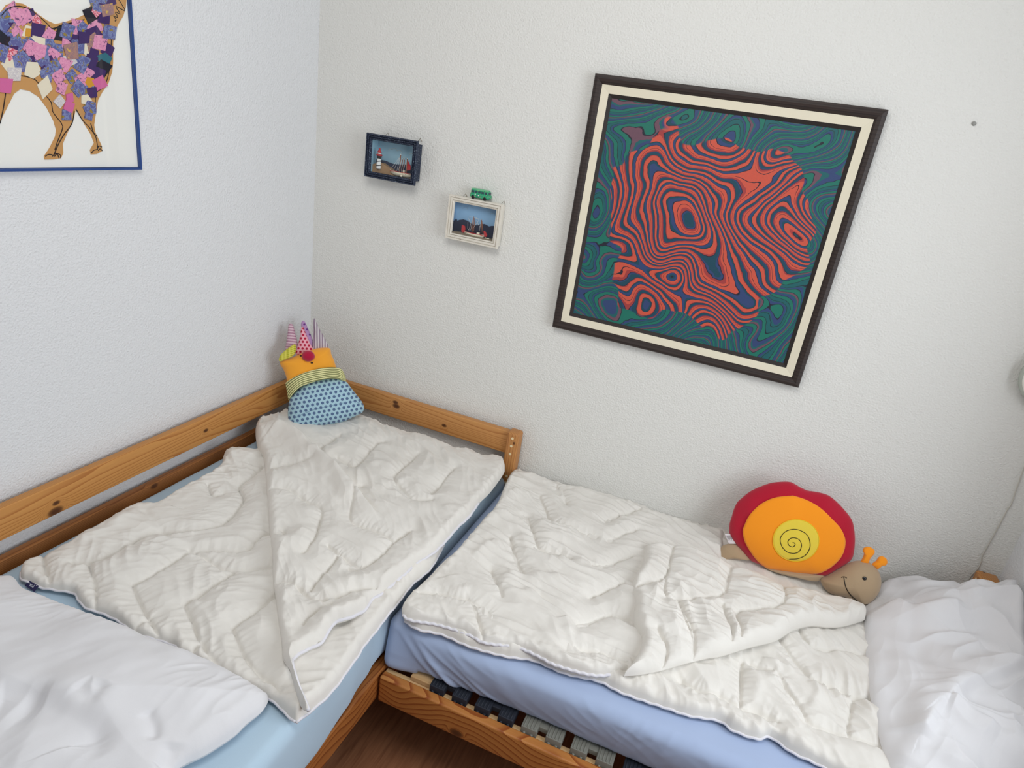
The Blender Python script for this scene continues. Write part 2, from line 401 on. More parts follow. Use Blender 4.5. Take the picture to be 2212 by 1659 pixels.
# ------------------------------------------------------------------ mattresses
def mattress(name, a, b, r, mat, disp, label, nx=120, ny=160, nz=10):
    a = np.array(a, float); b = np.array(b, float)
    def ax(lo, hi, n):
        e_ = [lo+r*k/5 for k in range(5)]; return e_+list(np.linspace(lo+r, hi-r, n))+[hi-r+r*(k+1)/5 for k in range(5)]
    V, F = rgrid(a, b, r, [ax(a[0], b[0], nx), ax(a[1], b[1], ny), ax(a[2], b[2], nz)])
    V = disp(np.array(V)); o = link(name, V, F, mat); return tag(o, label, 'mattress')
def dA(V):
    x, y, z = V.T; k = np.clip((.55-z)/.15, 0, 1); s = np.clip((x-.9)/.1, 0, 1)
    bot = .385-.03*np.clip((-y-.95)/.3, 0, 1)+.008*np.sin(y*21)*(y < -1)
    z2 = .55-(.55-z)*(.55-bot)/.155*s-(.55-z)*(1-s)
    x = x-.020*s*np.clip((y+1.12)/.12, 0, 1)
    x2 = x+s*k*(.0035*np.sin(y*9+2)+.003*pn(y*14, z*10, 3)) + s*.004*np.sin(np.pi*k)
    z2 = z2-(z > .545)*.0045*np.exp(-((x-.115)/.007)**2)+(z > .5)*.0015*fbm(x*7, y*5, 2, 4)
    return np.array([x2, y, z2]).T
mattress('mattress', (.052, -2.0, .395), (.9985, -.069, .55), .028, M['sheet_a'], dA, 'mattress in a pale blue fitted sheet on the bed along the left wall', 90, 200)
def dB(V):
    x, y, z = V.T; f = np.clip((-y-.82)/.08, 0, 1); k = np.clip((.532-z)/.14, 0, 1)
    L = np.exp(-((x-1.01)/.08)**2)
    y2 = y-f*(k**1.1*.028*L)-f*.014*np.sin(np.pi*np.clip(k, 0, 1)**.8)*(1-L)+f*.011*np.clip((x-1.1)/.35, 0, 1)*k
    diag = (x-1.05)*.9+(z-.52)*1.0
    y2 = y2-f*k*.011*np.exp(-((diag-.01)/.013)**2)-f*k*.006*np.exp(-((diag+.03)/.012)**2)*(x < 1.2)
    y2 = y2-f*.004*ridg(x, z, -.45, .22, .035, 3)-f*.003*ridg(x, z, 1.25, .12, .03, 8)*np.clip((x-1.35)/.3, 0, 1)
    z2 = z+(1-k)*.0015*fbm(x*8, y*5, 2, 8)-f*k*.009*(x < 1.09)*(k > .7)
    return np.array([x, y2, z2]).T
mattress('mattress', (.986, -.938, .3865), (2.525, -.069, .532), .026, M['sheet_b'], dB, 'mattress in a periwinkle blue fitted sheet on the bed below the plush snail', 320, 90, 26)

# ------------------------------------------------------------------ quilted duvets
def side(pts, z, n):
    P = [np.array(p[1:]) if p[0] == 'w' else ony(*p[1:]) if p[0] == 'y' else onz(p[0], p[1], p[2] if len(p) > 2 else z) for p in pts]
    return spline(np.array(P), n)
def coons(top, bot, left, right, n, m):
    """top TL->TR (n), bottom BL->BR (n), left TL->BL (m), right TR->BR (m)"""
    u = np.linspace(0, 1, n)[None, :, None]; v = np.linspace(0, 1, m)[:, None, None]
    A = top[None]*(1-v)+bot[None]*v; B = left[:, None]*(1-u)+right[:, None]*u
    C_ = (1-u)*(1-v)*top[0]+u*(1-v)*top[-1]+(1-u)*v*bot[0]+u*v*bot[-1]
    return A+B-C_
def gridquads(m_, n_, off=0):
    i = np.arange(m_-1)[:, None]*n_+np.arange(n_-1)[None]
    q = np.stack([i, i+1, i+n_+1, i+n_], -1).reshape(-1, 4)+off; return q
def smoothmin(a, k): return k*(1-np.exp(-a/k))
def soft(name, sides, zb, t, re, relief, mat, parent=None, n=300, mm=300, z=None, seams=(), strokes=(), under=True, zfun=None, seam_depth=.008, puff=.011, gain=1.35):
    z = zb+t*.5 if z is None else z
    tp, bt, lf, rt = [side(s, z, k) for s, k in zip(sides, (n, n, mm, mm))]
    bt[0] = lf[-1]; bt[-1] = rt[-1]; lf[0] = tp[0]; rt[0] = tp[-1]
    G = coons(tp, bt, lf, rt, n, mm); X, Y, Z0 = G[..., 0], G[..., 1], G[..., 2]
    loop = np.vstack([tp[::6], rt[::6], bt[::-6], lf[::-6]])[:, :2]; loop = np.vstack([loop, loop[:1]])
    d, _, _ = segdist(X, Y, loop)
    d[0] = d[-1] = 0; d[:, 0] = d[:, -1] = 0
    pr = np.sqrt(np.clip(1-(1-np.minimum(d/re, 1))**2, 0, 1))
    Zt = (Z0-z) + zb+t*(.42+.58*pr)
    R = relief(X, Y, d)*gain
    ds = np.full(X.shape, 9.); pk = np.zeros(X.shape)
    for k, s in enumerate(seams):
        L = spline(np.array([onz(a, b, zb+t)[:2] for a, b in s]), max(4, len(s)*3))
        dd, S, _ = segdist(X, Y, L); mk = dd < ds; ds = np.where(mk, dd, ds)
        pk = np.where(mk, pn(S*60, S*0+k*3.3, 11)+.4*pn(S*130, S*0+k*1.7+dd*30, 12), pk)
    if len(seams):
        R = R-seam_depth*np.exp(-(ds/.0035)**2)-seam_depth*.5*np.exp(-(ds/.009)**2)+puff*(1-np.exp(-(ds/.03)**2))+.0046*pk*np.exp(-(ds/.024))*(1-np.exp(-(ds/.004)**2))
    for (s, A, w1, w2) in strokes:
        L = spline(np.array([onz(a, b, zb+t)[:2] for a, b in s]), len(s)*4)
        dd, S, sg = segdist(X, Y, L); tt = S/S.max(); env = np.clip(np.minimum(tt/.12+.15, (1-tt)/.2), 0, 1)
        R = R+A*env*np.where(sg > 0, np.exp(-(dd/w1)**2), np.exp(-(dd/w2)**2))
    # hem pucker: the edge strip is stitched
    Zt = Zt+R*np.clip(pr, 0, 1)
    if zfun is not None: Zt = Zt+zfun(X, Y, d)
    V = np.stack([X, Y, Zt], -1).reshape(-1, 3); Q = gridquads(mm, n)[:, ::-1]
    if under:
        k = 6; I = list(range(0, mm, k)); J = list(range(0, n, k))
        if I[-1] != mm-1: I.append(mm-1)
        if J[-1] != n-1: J.append(n-1)
        Xb, Yb, pb, zz = [a[np.ix_(I, J)] for a in (X, Y, pr, Zt-R*np.clip(pr, 0, 1))]
        Zb = np.where(pb <= 0, zz, zz-t*.58*pb-t*.40*pb)
        Q = np.vstack([Q, gridquads(len(I), len(J), len(V))]); V = np.vstack([V, np.stack([Xb, Yb, Zb], -1).reshape(-1, 3)])
    c = V[Q[0]]
    o = link(name, V, None, mat, parent, quads=Q)
    edge = dict(top=G[0].copy(), bot=G[-1].copy(), left=G[:, 0].copy(), right=G[:, -1].copy())
    for k_, row in (('top', Zt[0]), ('bot', Zt[-1]), ('left', Zt[:, 0]), ('right', Zt[:, -1])): edge[k_][:, 2] = row
    return o, edge
def piping(E_, r, parent, name='piping', dz=.001):
    P = E_[::2].copy(); P[:, 2] += dz+.0012*np.sin(np.arange(len(P))*.9)
    V, F = tube(P, r, 8); return link(name, V, F, M['pipe'], parent)

def relA(X, Y, d):
    m1 = .5+.5*np.clip(pn(X/.25, Y/.25, 2)*2, -1, 1)
    h = .0085*ridg(X, Y, .55, .16, .040, 1)*m1+.0075*ridg(X, Y, -.75, .14, .036, 2)*(1-m1)
    h += .0009*fbm(X/.05, Y/.05, 3, 7)+.006*fbm(X/.16, Y/.16, 2, 8)
    h = h+.0016*ridg(X, Y, 0.9, .10, .024, 401, sharp=3)
    return h+.003*pn(X/.018, Y/.018, 15)*np.exp(-d/.03)
def relF(X, Y, d):
    m1 = .5+.5*np.clip(pn(X/.22, Y/.22, 12)*2, -1, 1)
    h = .009*ridg(X, Y, -.95, .2, .042, 21)*m1+.008*ridg(X, Y, -.35, .16, .038, 22)*(1-m1)
    h += .0009*fbm(X/.05, Y/.05, 3, 27)+.007*fbm(X/.17, Y/.17, 2, 28)
    h = h+.0016*ridg(X, Y, -0.6, .10, .024, 411, sharp=3)
    return h+.003*pn(X/.018, Y/.018, 35)*np.exp(-d/.03)
c6 = lambda *p: px(2.962, 0, 800, p)
c7 = lambda *p: px(2.765, 0, 1180, p)
c9 = lambda *p: px(3.073, 500, 860, p)
c2 = lambda *p: px(2.765, 840, 980, p)
c3 = lambda *p: px(2.724, 1400, 1100, p)
seamsA = [c6((460, 1230), (640, 1225), (800, 1140), (980, 1040), (1200, 1035), (1370, 1010), (1500, 920), (1560, 820), (1530, 740), (1620, 680), (1690, 620)),
          c6((570, 1240), (600, 1340), (620, 1440), (600, 1510)), c6((850, 1370), (930, 1340), (1060, 1260), (1200, 1165), (1330, 1145), (1570, 1150), (1640, 1090), (1720, 1050)),
          c7((790, 230), (840, 340), (900, 450), (980, 560)), c6((1210, 1140), (1330, 1200), (1430, 1260), (1510, 1272), (1640, 1265), (1740, 1265)),
          c6((1180, 1500), (1330, 1410), (1430, 1340), (1510, 1272)), c7((1100, 350), (1150, 450), (1190, 550), (1250, 640), (1330, 720)),
          c7((1390, 490), (1430, 590), (1480, 690), (1560, 770), (1680, 860)), c7((1390, 490), (1520, 405), (1640, 300)), c6((1330, 740), (1360, 800), (1420, 790)),
          c7((1110, 650), (1190, 585)), c7((800, 480), (900, 430)), c7((260, 40), (265, 120), (300, 200))]
strA = [(c6((480, 1120), (640, 1060), (800, 960), (900, 920)), .008, .02, .02), (c6((900, 900), (1000, 990), (1120, 1110)), -.006, .012, .012),
        (c6((1420, 640), (1480, 720), (1560, 760)), -.008, .015, .015), (c6((1450, 580), (1560, 560), (1650, 580)), .014, .045, .045)]
duvA = empty('duvet', (.55, -.8, .55), 'white quilted duvet on the left bed with one side folded over into a point', 'duvet')
bA = c6((130, 1290), (150, 1260), (250, 1210), (380, 1155), (470, 1120), (490, 1100), (600, 1050), (690, 990), (790, 930), (870, 890), (970, 880), (1000, 880), (1130, 800), (1230, 750), (1330, 690), (1415, 630), (1425, 580), (1465, 540), (1550, 540), (1640, 530))
wallside = [(45, 1235)]+bA[1:]+[(585, 960), (612, 925)]
botA = [(45, 1235)]+c7((130, 195), (200, 220), (250, 245), (370, 265), (445, 280), (470, 320), (520, 370), (600, 395), (700, 440), (800, 510), (880, 540), (1040, 590), (1070, 630), (1150, 660), (1300, 740), (1450, 820), (1560, 880), (1650, 940), (1720, 1010))+[(640, 1560)]
rightA = [(1068, 1012), (1020, 1078), (975, 1145), (955, 1185), (930, 1228), (890, 1263), (860, 1302), (838, 1328), (812, 1363), (786, 1395), (773, 1417), (751, 1447), (732, 1475), (708, 1503), (684, 1525), (640, 1560)]
backA = [(612, 925), (700, 925), (790, 925), (940, 975), (1068, 1012)]
# grid: top = wall side reversed (tip .. back-left), bottom = right edge reversed
oA, eA = soft('quilt_base', [wallside, rightA[::-1], botA, backA], .552, .034, .020, relA, M['duvet'], duvA, 380, 340, seams=seamsA, strokes=strA)
piping(eA['left'], .0032, duvA); piping(eA['bot'][:220], .0032, duvA)
fl = [(611, 896), (596, 908), (575, 913), (558, 920), (552, 934), (556, 965), (570, 992), (575, 1050), (580, 1120), (588, 1200), (590, 1250), (597, 1300), (600, 1332), (609, 1391), (612, 1430), (628, 1469), (641, 1505), (650, 1525)]
fb = [(611, 896), (650, 899), (700, 903), (757, 905)]+c9((830, 145), (940, 175), (1040, 215), (1150, 245), (1300, 290), (1470, 355), (1600, 375), (1640, 400), (1760, 410), (1805, 435))
fr = [c9((1805, 435))[0]]+c9((1815, 470), (1800, 510), (1720, 620), (1640, 700), (1575, 790), (1500, 860))+[(962, 1170), (936, 1195), (900, 1218), (874, 1241), (825, 1283), (803, 1296), (790, 1317), (764, 1340), (743, 1353), (720, 1360), (691, 1393), (665, 1404), (640, 1426), (630, 1447), (639, 1480), (654, 1508), (667, 1535)]
seamsF = [c9(*q) for q in [((255, 600), (380, 610), (500, 680), (600, 740), (580, 850), (550, 950), (470, 1030)), ((260, 890), (350, 900), (345, 880)),
          ((290, 1200), (370, 1215), (450, 1260), (570, 1340), (740, 1300), (830, 1270), (960, 1255)), ((720, 1045), (620, 1150), (520, 1270)),
          ((1190, 880), (1080, 955), (980, 1060), (860, 1135), (780, 1130)), ((1080, 955), (970, 890), (860, 850), (790, 805), (800, 720), (830, 600), (870, 590)),
          ((1010, 295), (970, 305), (900, 380), (820, 455), (760, 430), (700, 400)), ((720, 250), (620, 320), (560, 370)),
          ((1240, 370), (1150, 460), (1080, 540), (1150, 620), (1210, 675), (1330, 680)), ((1480, 470), (1400, 560), (1330, 640)), ((230, 480), (340, 455), (470, 450), (540, 440)),
          ((640, 990), (720, 1050), (860, 1135)), ((480, 1490), (560, 1420), (660, 1380))]]
strF = [([(562, 928), (600, 935), (640, 955), (680, 990), (740, 1050), (820, 1130)], .048, .009, .055), (c9((1000, 600), (1150, 560), (1250, 640)), .007, .03, .015),
        (c9((330, 1370), (420, 1230), (470, 1190)), .007, .012, .012), (c9((430, 900), (560, 980), (680, 1030)), .006, .02, .02), (c9((1400, 760), (1480, 745), (1560, 780)), .007, .015, .03),
        (c9((640, 560), (700, 680), (760, 760)), -.007, .02, .02), (c9((900, 460), (1000, 450), (1100, 520)), .007, .02, .02)]
def zfA(X, Y, d):
    p_ = onz(640, 1460, .6); q_ = onz(735, 1352, .6)
    e_ = onz(553, 930, .6)
    return .026*np.exp(-((X-p_[0])**2+(Y-p_[1])**2)/.05**2)+.022*np.exp(-((X-q_[0])**2+(Y-q_[1])**2)/.05**2)+.012*np.exp(-((X-e_[0])**2+(Y-e_[1])**2)/.09**2)
oF, eF = soft('folded_flap', [fb, [(650, 1525), (658, 1533), (667, 1535)], fl, fr], .583, .040, .022, relF, M['duvet'], duvA, 300, 400, seams=seamsF, strokes=strF, zfun=zfA)
piping(eF['right'][95:], .0045, duvA, dz=.004)

# brand tag
def text_mesh(name, body, size, origin, xa, ya, mat, parent, extrude=.0002):
    cu = bpy.data.curves.new(name, 'FONT'); cu.body = body; cu.size = size; cu.extrude = extrude; cu.align_x = 'CENTER'; cu.align_y = 'CENTER'
    to = bpy.data.objects.new(name, cu); COL.objects.link(to)
    me = bpy.data.meshes.new_from_object(to); bpy.data.objects.remove(to)
    xa = np.array(xa, float); xa /= np.linalg.norm(xa); ya = np.array(ya, float); ya -= xa*(ya@xa); ya /= np.linalg.norm(ya); za = np.cross(xa, ya)
    V = [np.array(origin)+v.co.x*xa+v.co.y*ya+v.co.z*za for v in me.vertices]; F = [tuple(p.vertices) for p in me.polygons]
    return link(name, V, F, mat, parent, smooth=False)
tp_ = [onz(a, b, z_) for (a, b, z_) in ((62, 1254, .571), (84, 1266, .571), (74, 1279, .560), (54, 1265, .560))]
navy = plain('tag_navy', (48, 46, 86), .7)
V = [p_+np.array([0, 0, dz]) for dz in (.0008, 0) for p_ in tp_]
ta = link('brand_tag', V, [(3, 2, 1, 0), (4, 5, 6, 7), (0, 1, 5, 4), (1, 2, 6, 5), (2, 3, 7, 6), (3, 0, 4, 7)], navy, duvA, smooth=False); ta['label'] = 'small navy brand tag on the duvet corner'
cen = sum(tp_)/4+np.array([0, 0, .0016])
text_mesh('tag_lettering', 'JYSK', .0085, cen, tp_[0]-tp_[1], tp_[3]-tp_[0], plain('tag_white', (225, 225, 235), .6), ta)

# second duvet
def relB(X, Y, d):
    m1 = .5+.5*np.clip(pn(X/.3, Y/.25, 42)*2, -1, 1)
    h = .013*ridg(X, Y, -.12, .24, .040, 41)*m1+.009*ridg(X, Y, -.6, .16, .038, 43)*(1-m1)
    h += .0009*fbm(X/.05, Y/.05, 3, 47)+.006*fbm(X/.17, Y/.17, 2, 48)
    h = h+.0016*ridg(X, Y, -0.3, .10, .024, 421, sharp=3)
    return h+.003*pn(X/.018, Y/.018, 55)*np.exp(-d/.03)
def relB2(X, Y, d):
    m1 = .5+.5*np.clip(pn(X/.2, Y/.2, 62)*2, -1, 1)
    h = .012*ridg(X, Y, -1.25, .13, .040, 61)*m1+.011*ridg(X, Y, -.7, .13, .036, 63)*(1-m1)
    h += .0010*fbm(X/.05, Y/.05, 3, 67)+.006*fbm(X/.15, Y/.15, 2, 68)
    h = h+.0016*ridg(X, Y, -1.0, .10, .024, 431, sharp=3)
    return h+.004*pn(X/.02, Y/.02, 75)*np.exp(-d/.03)
def relB3(X, Y, d):
    h = .007*ridg(X, Y, -.15, .2, .036, 81)+.006*ridg(X, Y, -1.2, .12, .05, 83)+.0009*fbm(X/.05, Y/.05, 3, 87)+.006*fbm(X/.17, Y/.17, 2, 88)
    h = h+.0012*ridg(X, Y, -.1, .10, .022, 441, sharp=3)
    return h
duvB = empty('duvet', (1.7, -.5, .53), 'white quilted duvet on the right bed, doubled over in front of the plush snail', 'duvet')
lB = c2((735, 118), (700, 180), (640, 320), (570, 400), (500, 480), (400, 600), (300, 690), (210, 780), (130, 850), (80, 920), (85, 970))
backB = c2((735, 118), (770, 125), (880, 150), (1000, 190), (1200, 240), (1400, 300), (1600, 370), (1800, 430), (2000, 480))
low = c2((95, 1000), (180, 1050), (320, 1080), (480, 1150), (700, 1210), (870, 1235), (1050, 1310), (1260, 1360), (1400, 1430))+c3((140, 1180), (250, 1215), (420, 1245), (500, 1300), (640, 1350), (720, 1340), (850, 1430), (1000, 1500))+[(1850, 1695), (1950, 1735)]
seamsB2 = [c3(*q) for q in [((750, 760), (830, 860), (900, 940), (960, 1010), (1050, 1040), (1130, 1060), (1210, 1100), (1310, 1120)),
           ((600, 910), (680, 950), (750, 970), (820, 1080), (890, 1170), (940, 1260), (1030, 1300), (1180, 1350), (1350, 1400)), ((200, 1010), (300, 1080), (420, 1110), (540, 1175), (650, 1200), (760, 1260)),
           ((880, 720), (960, 820), (1140, 845), (1270, 870)), ((1210, 1100), (1190, 1200), (1170, 1300), (1185, 1350)), ((540, 1175), (545, 1000), (550, 900))]]
strB2 = [(c3((740, 900), (745, 980), (790, 1050)), .010, .012, .03), (c3((950, 1020), (990, 1100), (940, 1200)), .009, .02, .012), (c3((600, 950), (640, 1060), (600, 1130)), .008, .015, .03), (c3((330, 930), (370, 1050), (330, 1130)), .008, .02, .03)]
gB = [(1106, 1023)]+backB[1:]+[(1650, 1188), (1750, 1228), (1860, 1262), (1950, 1285)]
soB, eB = soft('quilt_base', [gB, low, [(1106, 1023)]+lB[1:]+[low[0]], [(1950, 1285), (1975, 1400), (1980, 1550), (1950, 1735)]], .534, .026, .018, relB2, M['duvet'], duvB, 520, 300, seams=seamsB2, strokes=strB2)
piping(eB['bot'], .0035, duvB)
upb = c2((85, 970), (130, 1000), (300, 1030), (480, 1090), (570, 1135), (770, 1165), (900, 1220), (1000, 1270), (1230, 1330), (1400, 1310))
seamsB = [c2(*q) for q in [((1000, 190), (1030, 250), (1060, 300)), ((900, 260), (940, 340), (970, 410), (1050, 450), (1150, 480), (1230, 500)), ((820, 380), (860, 480), (895, 575), (970, 600), (1080, 640)),
          ((725, 500), (750, 600), (800, 725)), ((610, 700), (640, 780), (675, 865)), ((180, 840), (290, 840), (400, 870), (490, 895), (530, 1000), (570, 1120)), ((490, 895), (560, 940), (605, 975)),
          ((1500, 335), (1400, 375), (1300, 410)), ((1480, 465), (1400, 490), (1310, 525)), ((1460, 610), (1380, 640), (1300, 670), (1210, 670)), ((1400, 780), (1300, 820), (1200, 855)),
          ((1330, 960), (1230, 995), (1130, 1030)), ((1330, 960), (1440, 1000)), ((1080, 1180), (1250, 1190), (1420, 1250))]]
strB = [(c2(*q), A_, w1, w2) for q, A_, w1, w2 in [(((870, 450), (950, 420), (1050, 460), (1200, 510)), .009, .014, .03), (((770, 580), (900, 620), (1050, 650), (1250, 690)), .009, .014, .03),
        (((660, 780), (760, 730), (900, 750), (1100, 770)), .010, .014, .035), (((700, 280), (780, 250), (860, 280)), .009, .015, .03), (((360, 740), (400, 820), (480, 850)), .009, .02, .03), (((560, 420), (640, 370), (740, 380)), .009, .015, .03),
        (((500, 650), (600, 560), (700, 560)), .010, .015, .035), (((640, 790), (760, 850), (900, 860)), .009, .015, .03), (((1040, 1000), (1070, 1060), (1060, 1100)), .009, .012, .02), (((500, 870), (540, 1000), (700, 1100)), .006, .015, .03)]]
uB, euB = soft('quilt_fold', [[(1108, 1022)]+backB[1:], upb+[(1350, 1455)], lB, [backB[-1], (1550, 1230), (1470, 1340), (1400, 1420), (1350, 1455)]], .556, .023, .018, relB, M['duvet'], duvB, 420, 300, seams=seamsB, strokes=strB)
piping(euB['bot'][:400], .0042, duvB, dz=.0045)
fL = c2((1530, 560), (1520, 620), (1500, 690), (1460, 760), (1455, 830), (1465, 900), (1460, 1000), (1480, 1060), (1505, 1110), (1495, 1180), (1460, 1250))+[(1346, 1459)]
fT = [fL[0], (1455, 1184), (1520, 1206), (1580, 1230), (1650, 1257), (1700, 1274), (1789, 1294), (1826, 1304), (1866, 1320)]
fB = [(1346, 1459), (1382, 1456), (1433, 1446), (1473, 1434), (1527, 1421), (1558, 1416), (1620, 1397), (1675, 1383), (1712, 1361), (1752, 1350), (1789, 1353), (1822, 1351), (1868, 1338)]
seamsBF = [c2((1700, 555), (1680, 640), (1650, 740), (1560, 770), (1490, 790)), c2((1650, 750), (1650, 850), (1720, 875), (1840, 865), (2000, 830), (2020, 760), (2050, 675)), c2((1730, 880), (1780, 1000), (1820, 1100), (1825, 1230)),
           c2((1600, 1060), (1660, 1160), (1640, 1250), (1560, 1300)), c3((180, 540), (220, 680), (270, 800), (270, 880)), c3((490, 340), (460, 480)), c3((800, 450), (795, 560), (700, 590), (530, 600), (545, 720), (540, 760)), c3((440, 560), (480, 700), (490, 780))]
strBF = [(c2((1500, 1010), (1620, 1040), (1740, 1080)), .006, .02, .03), (c3((60, 640), (240, 740), (420, 760), (700, 700), (950, 640)), .010, .05, .04)]
soft('folded_flap', [fT, fB, fL, [(1866, 1320), (1870, 1328), (1868, 1338)]], .574, .036, .026, relB3, M['duvet'], duvB, 420, 220, seams=seamsBF, strokes=strBF)

# ------------------------------------------------------------------ pillows
def relP1(X, Y, d):
    h = .014*fbm(X/.3, Y/.3, 2, 104)+.002*fbm(X/.07, Y/.1, 2, 102)
    return h+.005*ridg(X, Y, 1.4, .10, .03, 105)*np.exp(-d/.08)
pA_top = [(-70, 1232), (0, 1247), (30, 1247), (54, 1274), (127, 1303), (228, 1346), (282, 1364), (325, 1383), (383, 1404), (463, 1433), (524, 1466), (579, 1500)]
pA_right = [(579, 1500), (578, 1514), (564, 1534), (532, 1560), (506, 1585), (445, 1625), (401, 1646), (370, 1668), (330, 1710), (250, 1800)]
w_ = lambda x, y, z: ('w', x, y, z)
def dome(zc, amp, rr):
    return lambda X, Y, d: amp*(1-np.exp(-(d/rr)**1.5))
strP = [(c7((130, 1030), (330, 1080), (480, 1140), (560, 1200), (520, 1324)), -.026, .03, .05), (c7((480, 960), (560, 1010), (640, 930)), -.012, .018, .018), (c7((0, 1010), (150, 990), (300, 1010)), -.014, .02, .04), (c7((880, 1050), (920, 1130), (910, 1200)), -.009, .012, .014), (c7((960, 1324), (1010, 1250), (1030, 1190)), -.012, .014, .02)]
oP, _ = soft('pillow', [pA_top, [w_(.05, -1.75, .585), w_(.35, -1.86, .585), w_(.74, -1.80, .585)], [pA_top[0], w_(.055, -1.5, .585), w_(.05, -1.75, .585)], pA_right[:-1]+[w_(.74, -1.80, .585)]],
             .556, .05, .035, relP1, M['pillow'], None, 320, 260, z=.583, strokes=strP, zfun=dome(0, .075, .16))
tag(oP, 'large plump white pillow on the left bed, cropped by the bottom left of the photo', 'pillow')
pB_top = [(1866, 1306, .578), (1878, 1290, .585), (1903, 1263, .60), (1930, 1255, .605), ('y', 1973, 1257, -.055), ('y', 2024, 1268, -.075), ('y', 2061, 1273, -.092), ('y', 2116, 1271, -.112), ('y', 2150, 1263, -.122), ('y', 2172, 1256, -.128), w_(2.594, -.135, .775)]
pB_left = [(1866, 1306, .578), (1866, 1335, .575), (1870, 1394, .57), (1873, 1449, .57), (1881, 1504, .57), (1895, 1570, .57), (1914, 1643, .57), (1935, 1710, .57)]
def relP2(X, Y, d):
    f = 1-np.exp(-((X-2.24)/.16)**2)
    h = f*(.034*ridg(X, Y, -.75, .26, .085, 111, sharp=1.3)+.027*ridg(X, Y, .15, .2, .08, 113, sharp=1.3))
    return h+.010*fbm(X/.2, Y/.2, 3, 116)+.002*ridg(X, Y, 1.3, .2, .04, 118)
def zP2(X, Y, d):
    return .045*(1-np.exp(-(d/.09)**1.4))+.035*np.clip((X-2.33)/.25, 0, 1)*np.clip((Y+.55)/.4, 0, 1)*(1-np.exp(-(d/.07)**1.4))
strP2 = [(c3((1400, 600), (1500, 700), (1600, 740), (1800, 790)), .026, .02, .05), (c3((1700, 680), (1850, 720), (1950, 790), (2200, 900)), .030, .025, .06), (c3((1660, 1240), (1800, 1160), (1950, 1120), (2180, 1070)), .030, .05, .018),
         (c3((1560, 1400), (1600, 1300), (1680, 1220)), .024, .04, .02), (c3((1700, 1250), (1850, 1340), (2000, 1440)), .022, .02, .03), (c3((1500, 1520), (1560, 1400), (1640, 1300)), .012, .03, .03), (c3((1830, 480), (1860, 600), (1960, 720)), .012, .02, .04)]
oP2, _ = soft('pillow', [pB_top, [(1935, 1710, .57), (2050, 1740, .58), w_(2.58, -.72, .60)], pB_left, [w_(2.594, -.135, .775), w_(2.594, -.4, .66), w_(2.58, -.72, .60)]],
              .556, .035, .03, relP2, M['pillow'], None, 300, 340, z=.575, strokes=strP2, zfun=zP2)
tag(oP2, 'crumpled white pillow on the right bed beside the head of the plush snail', 'pillow')

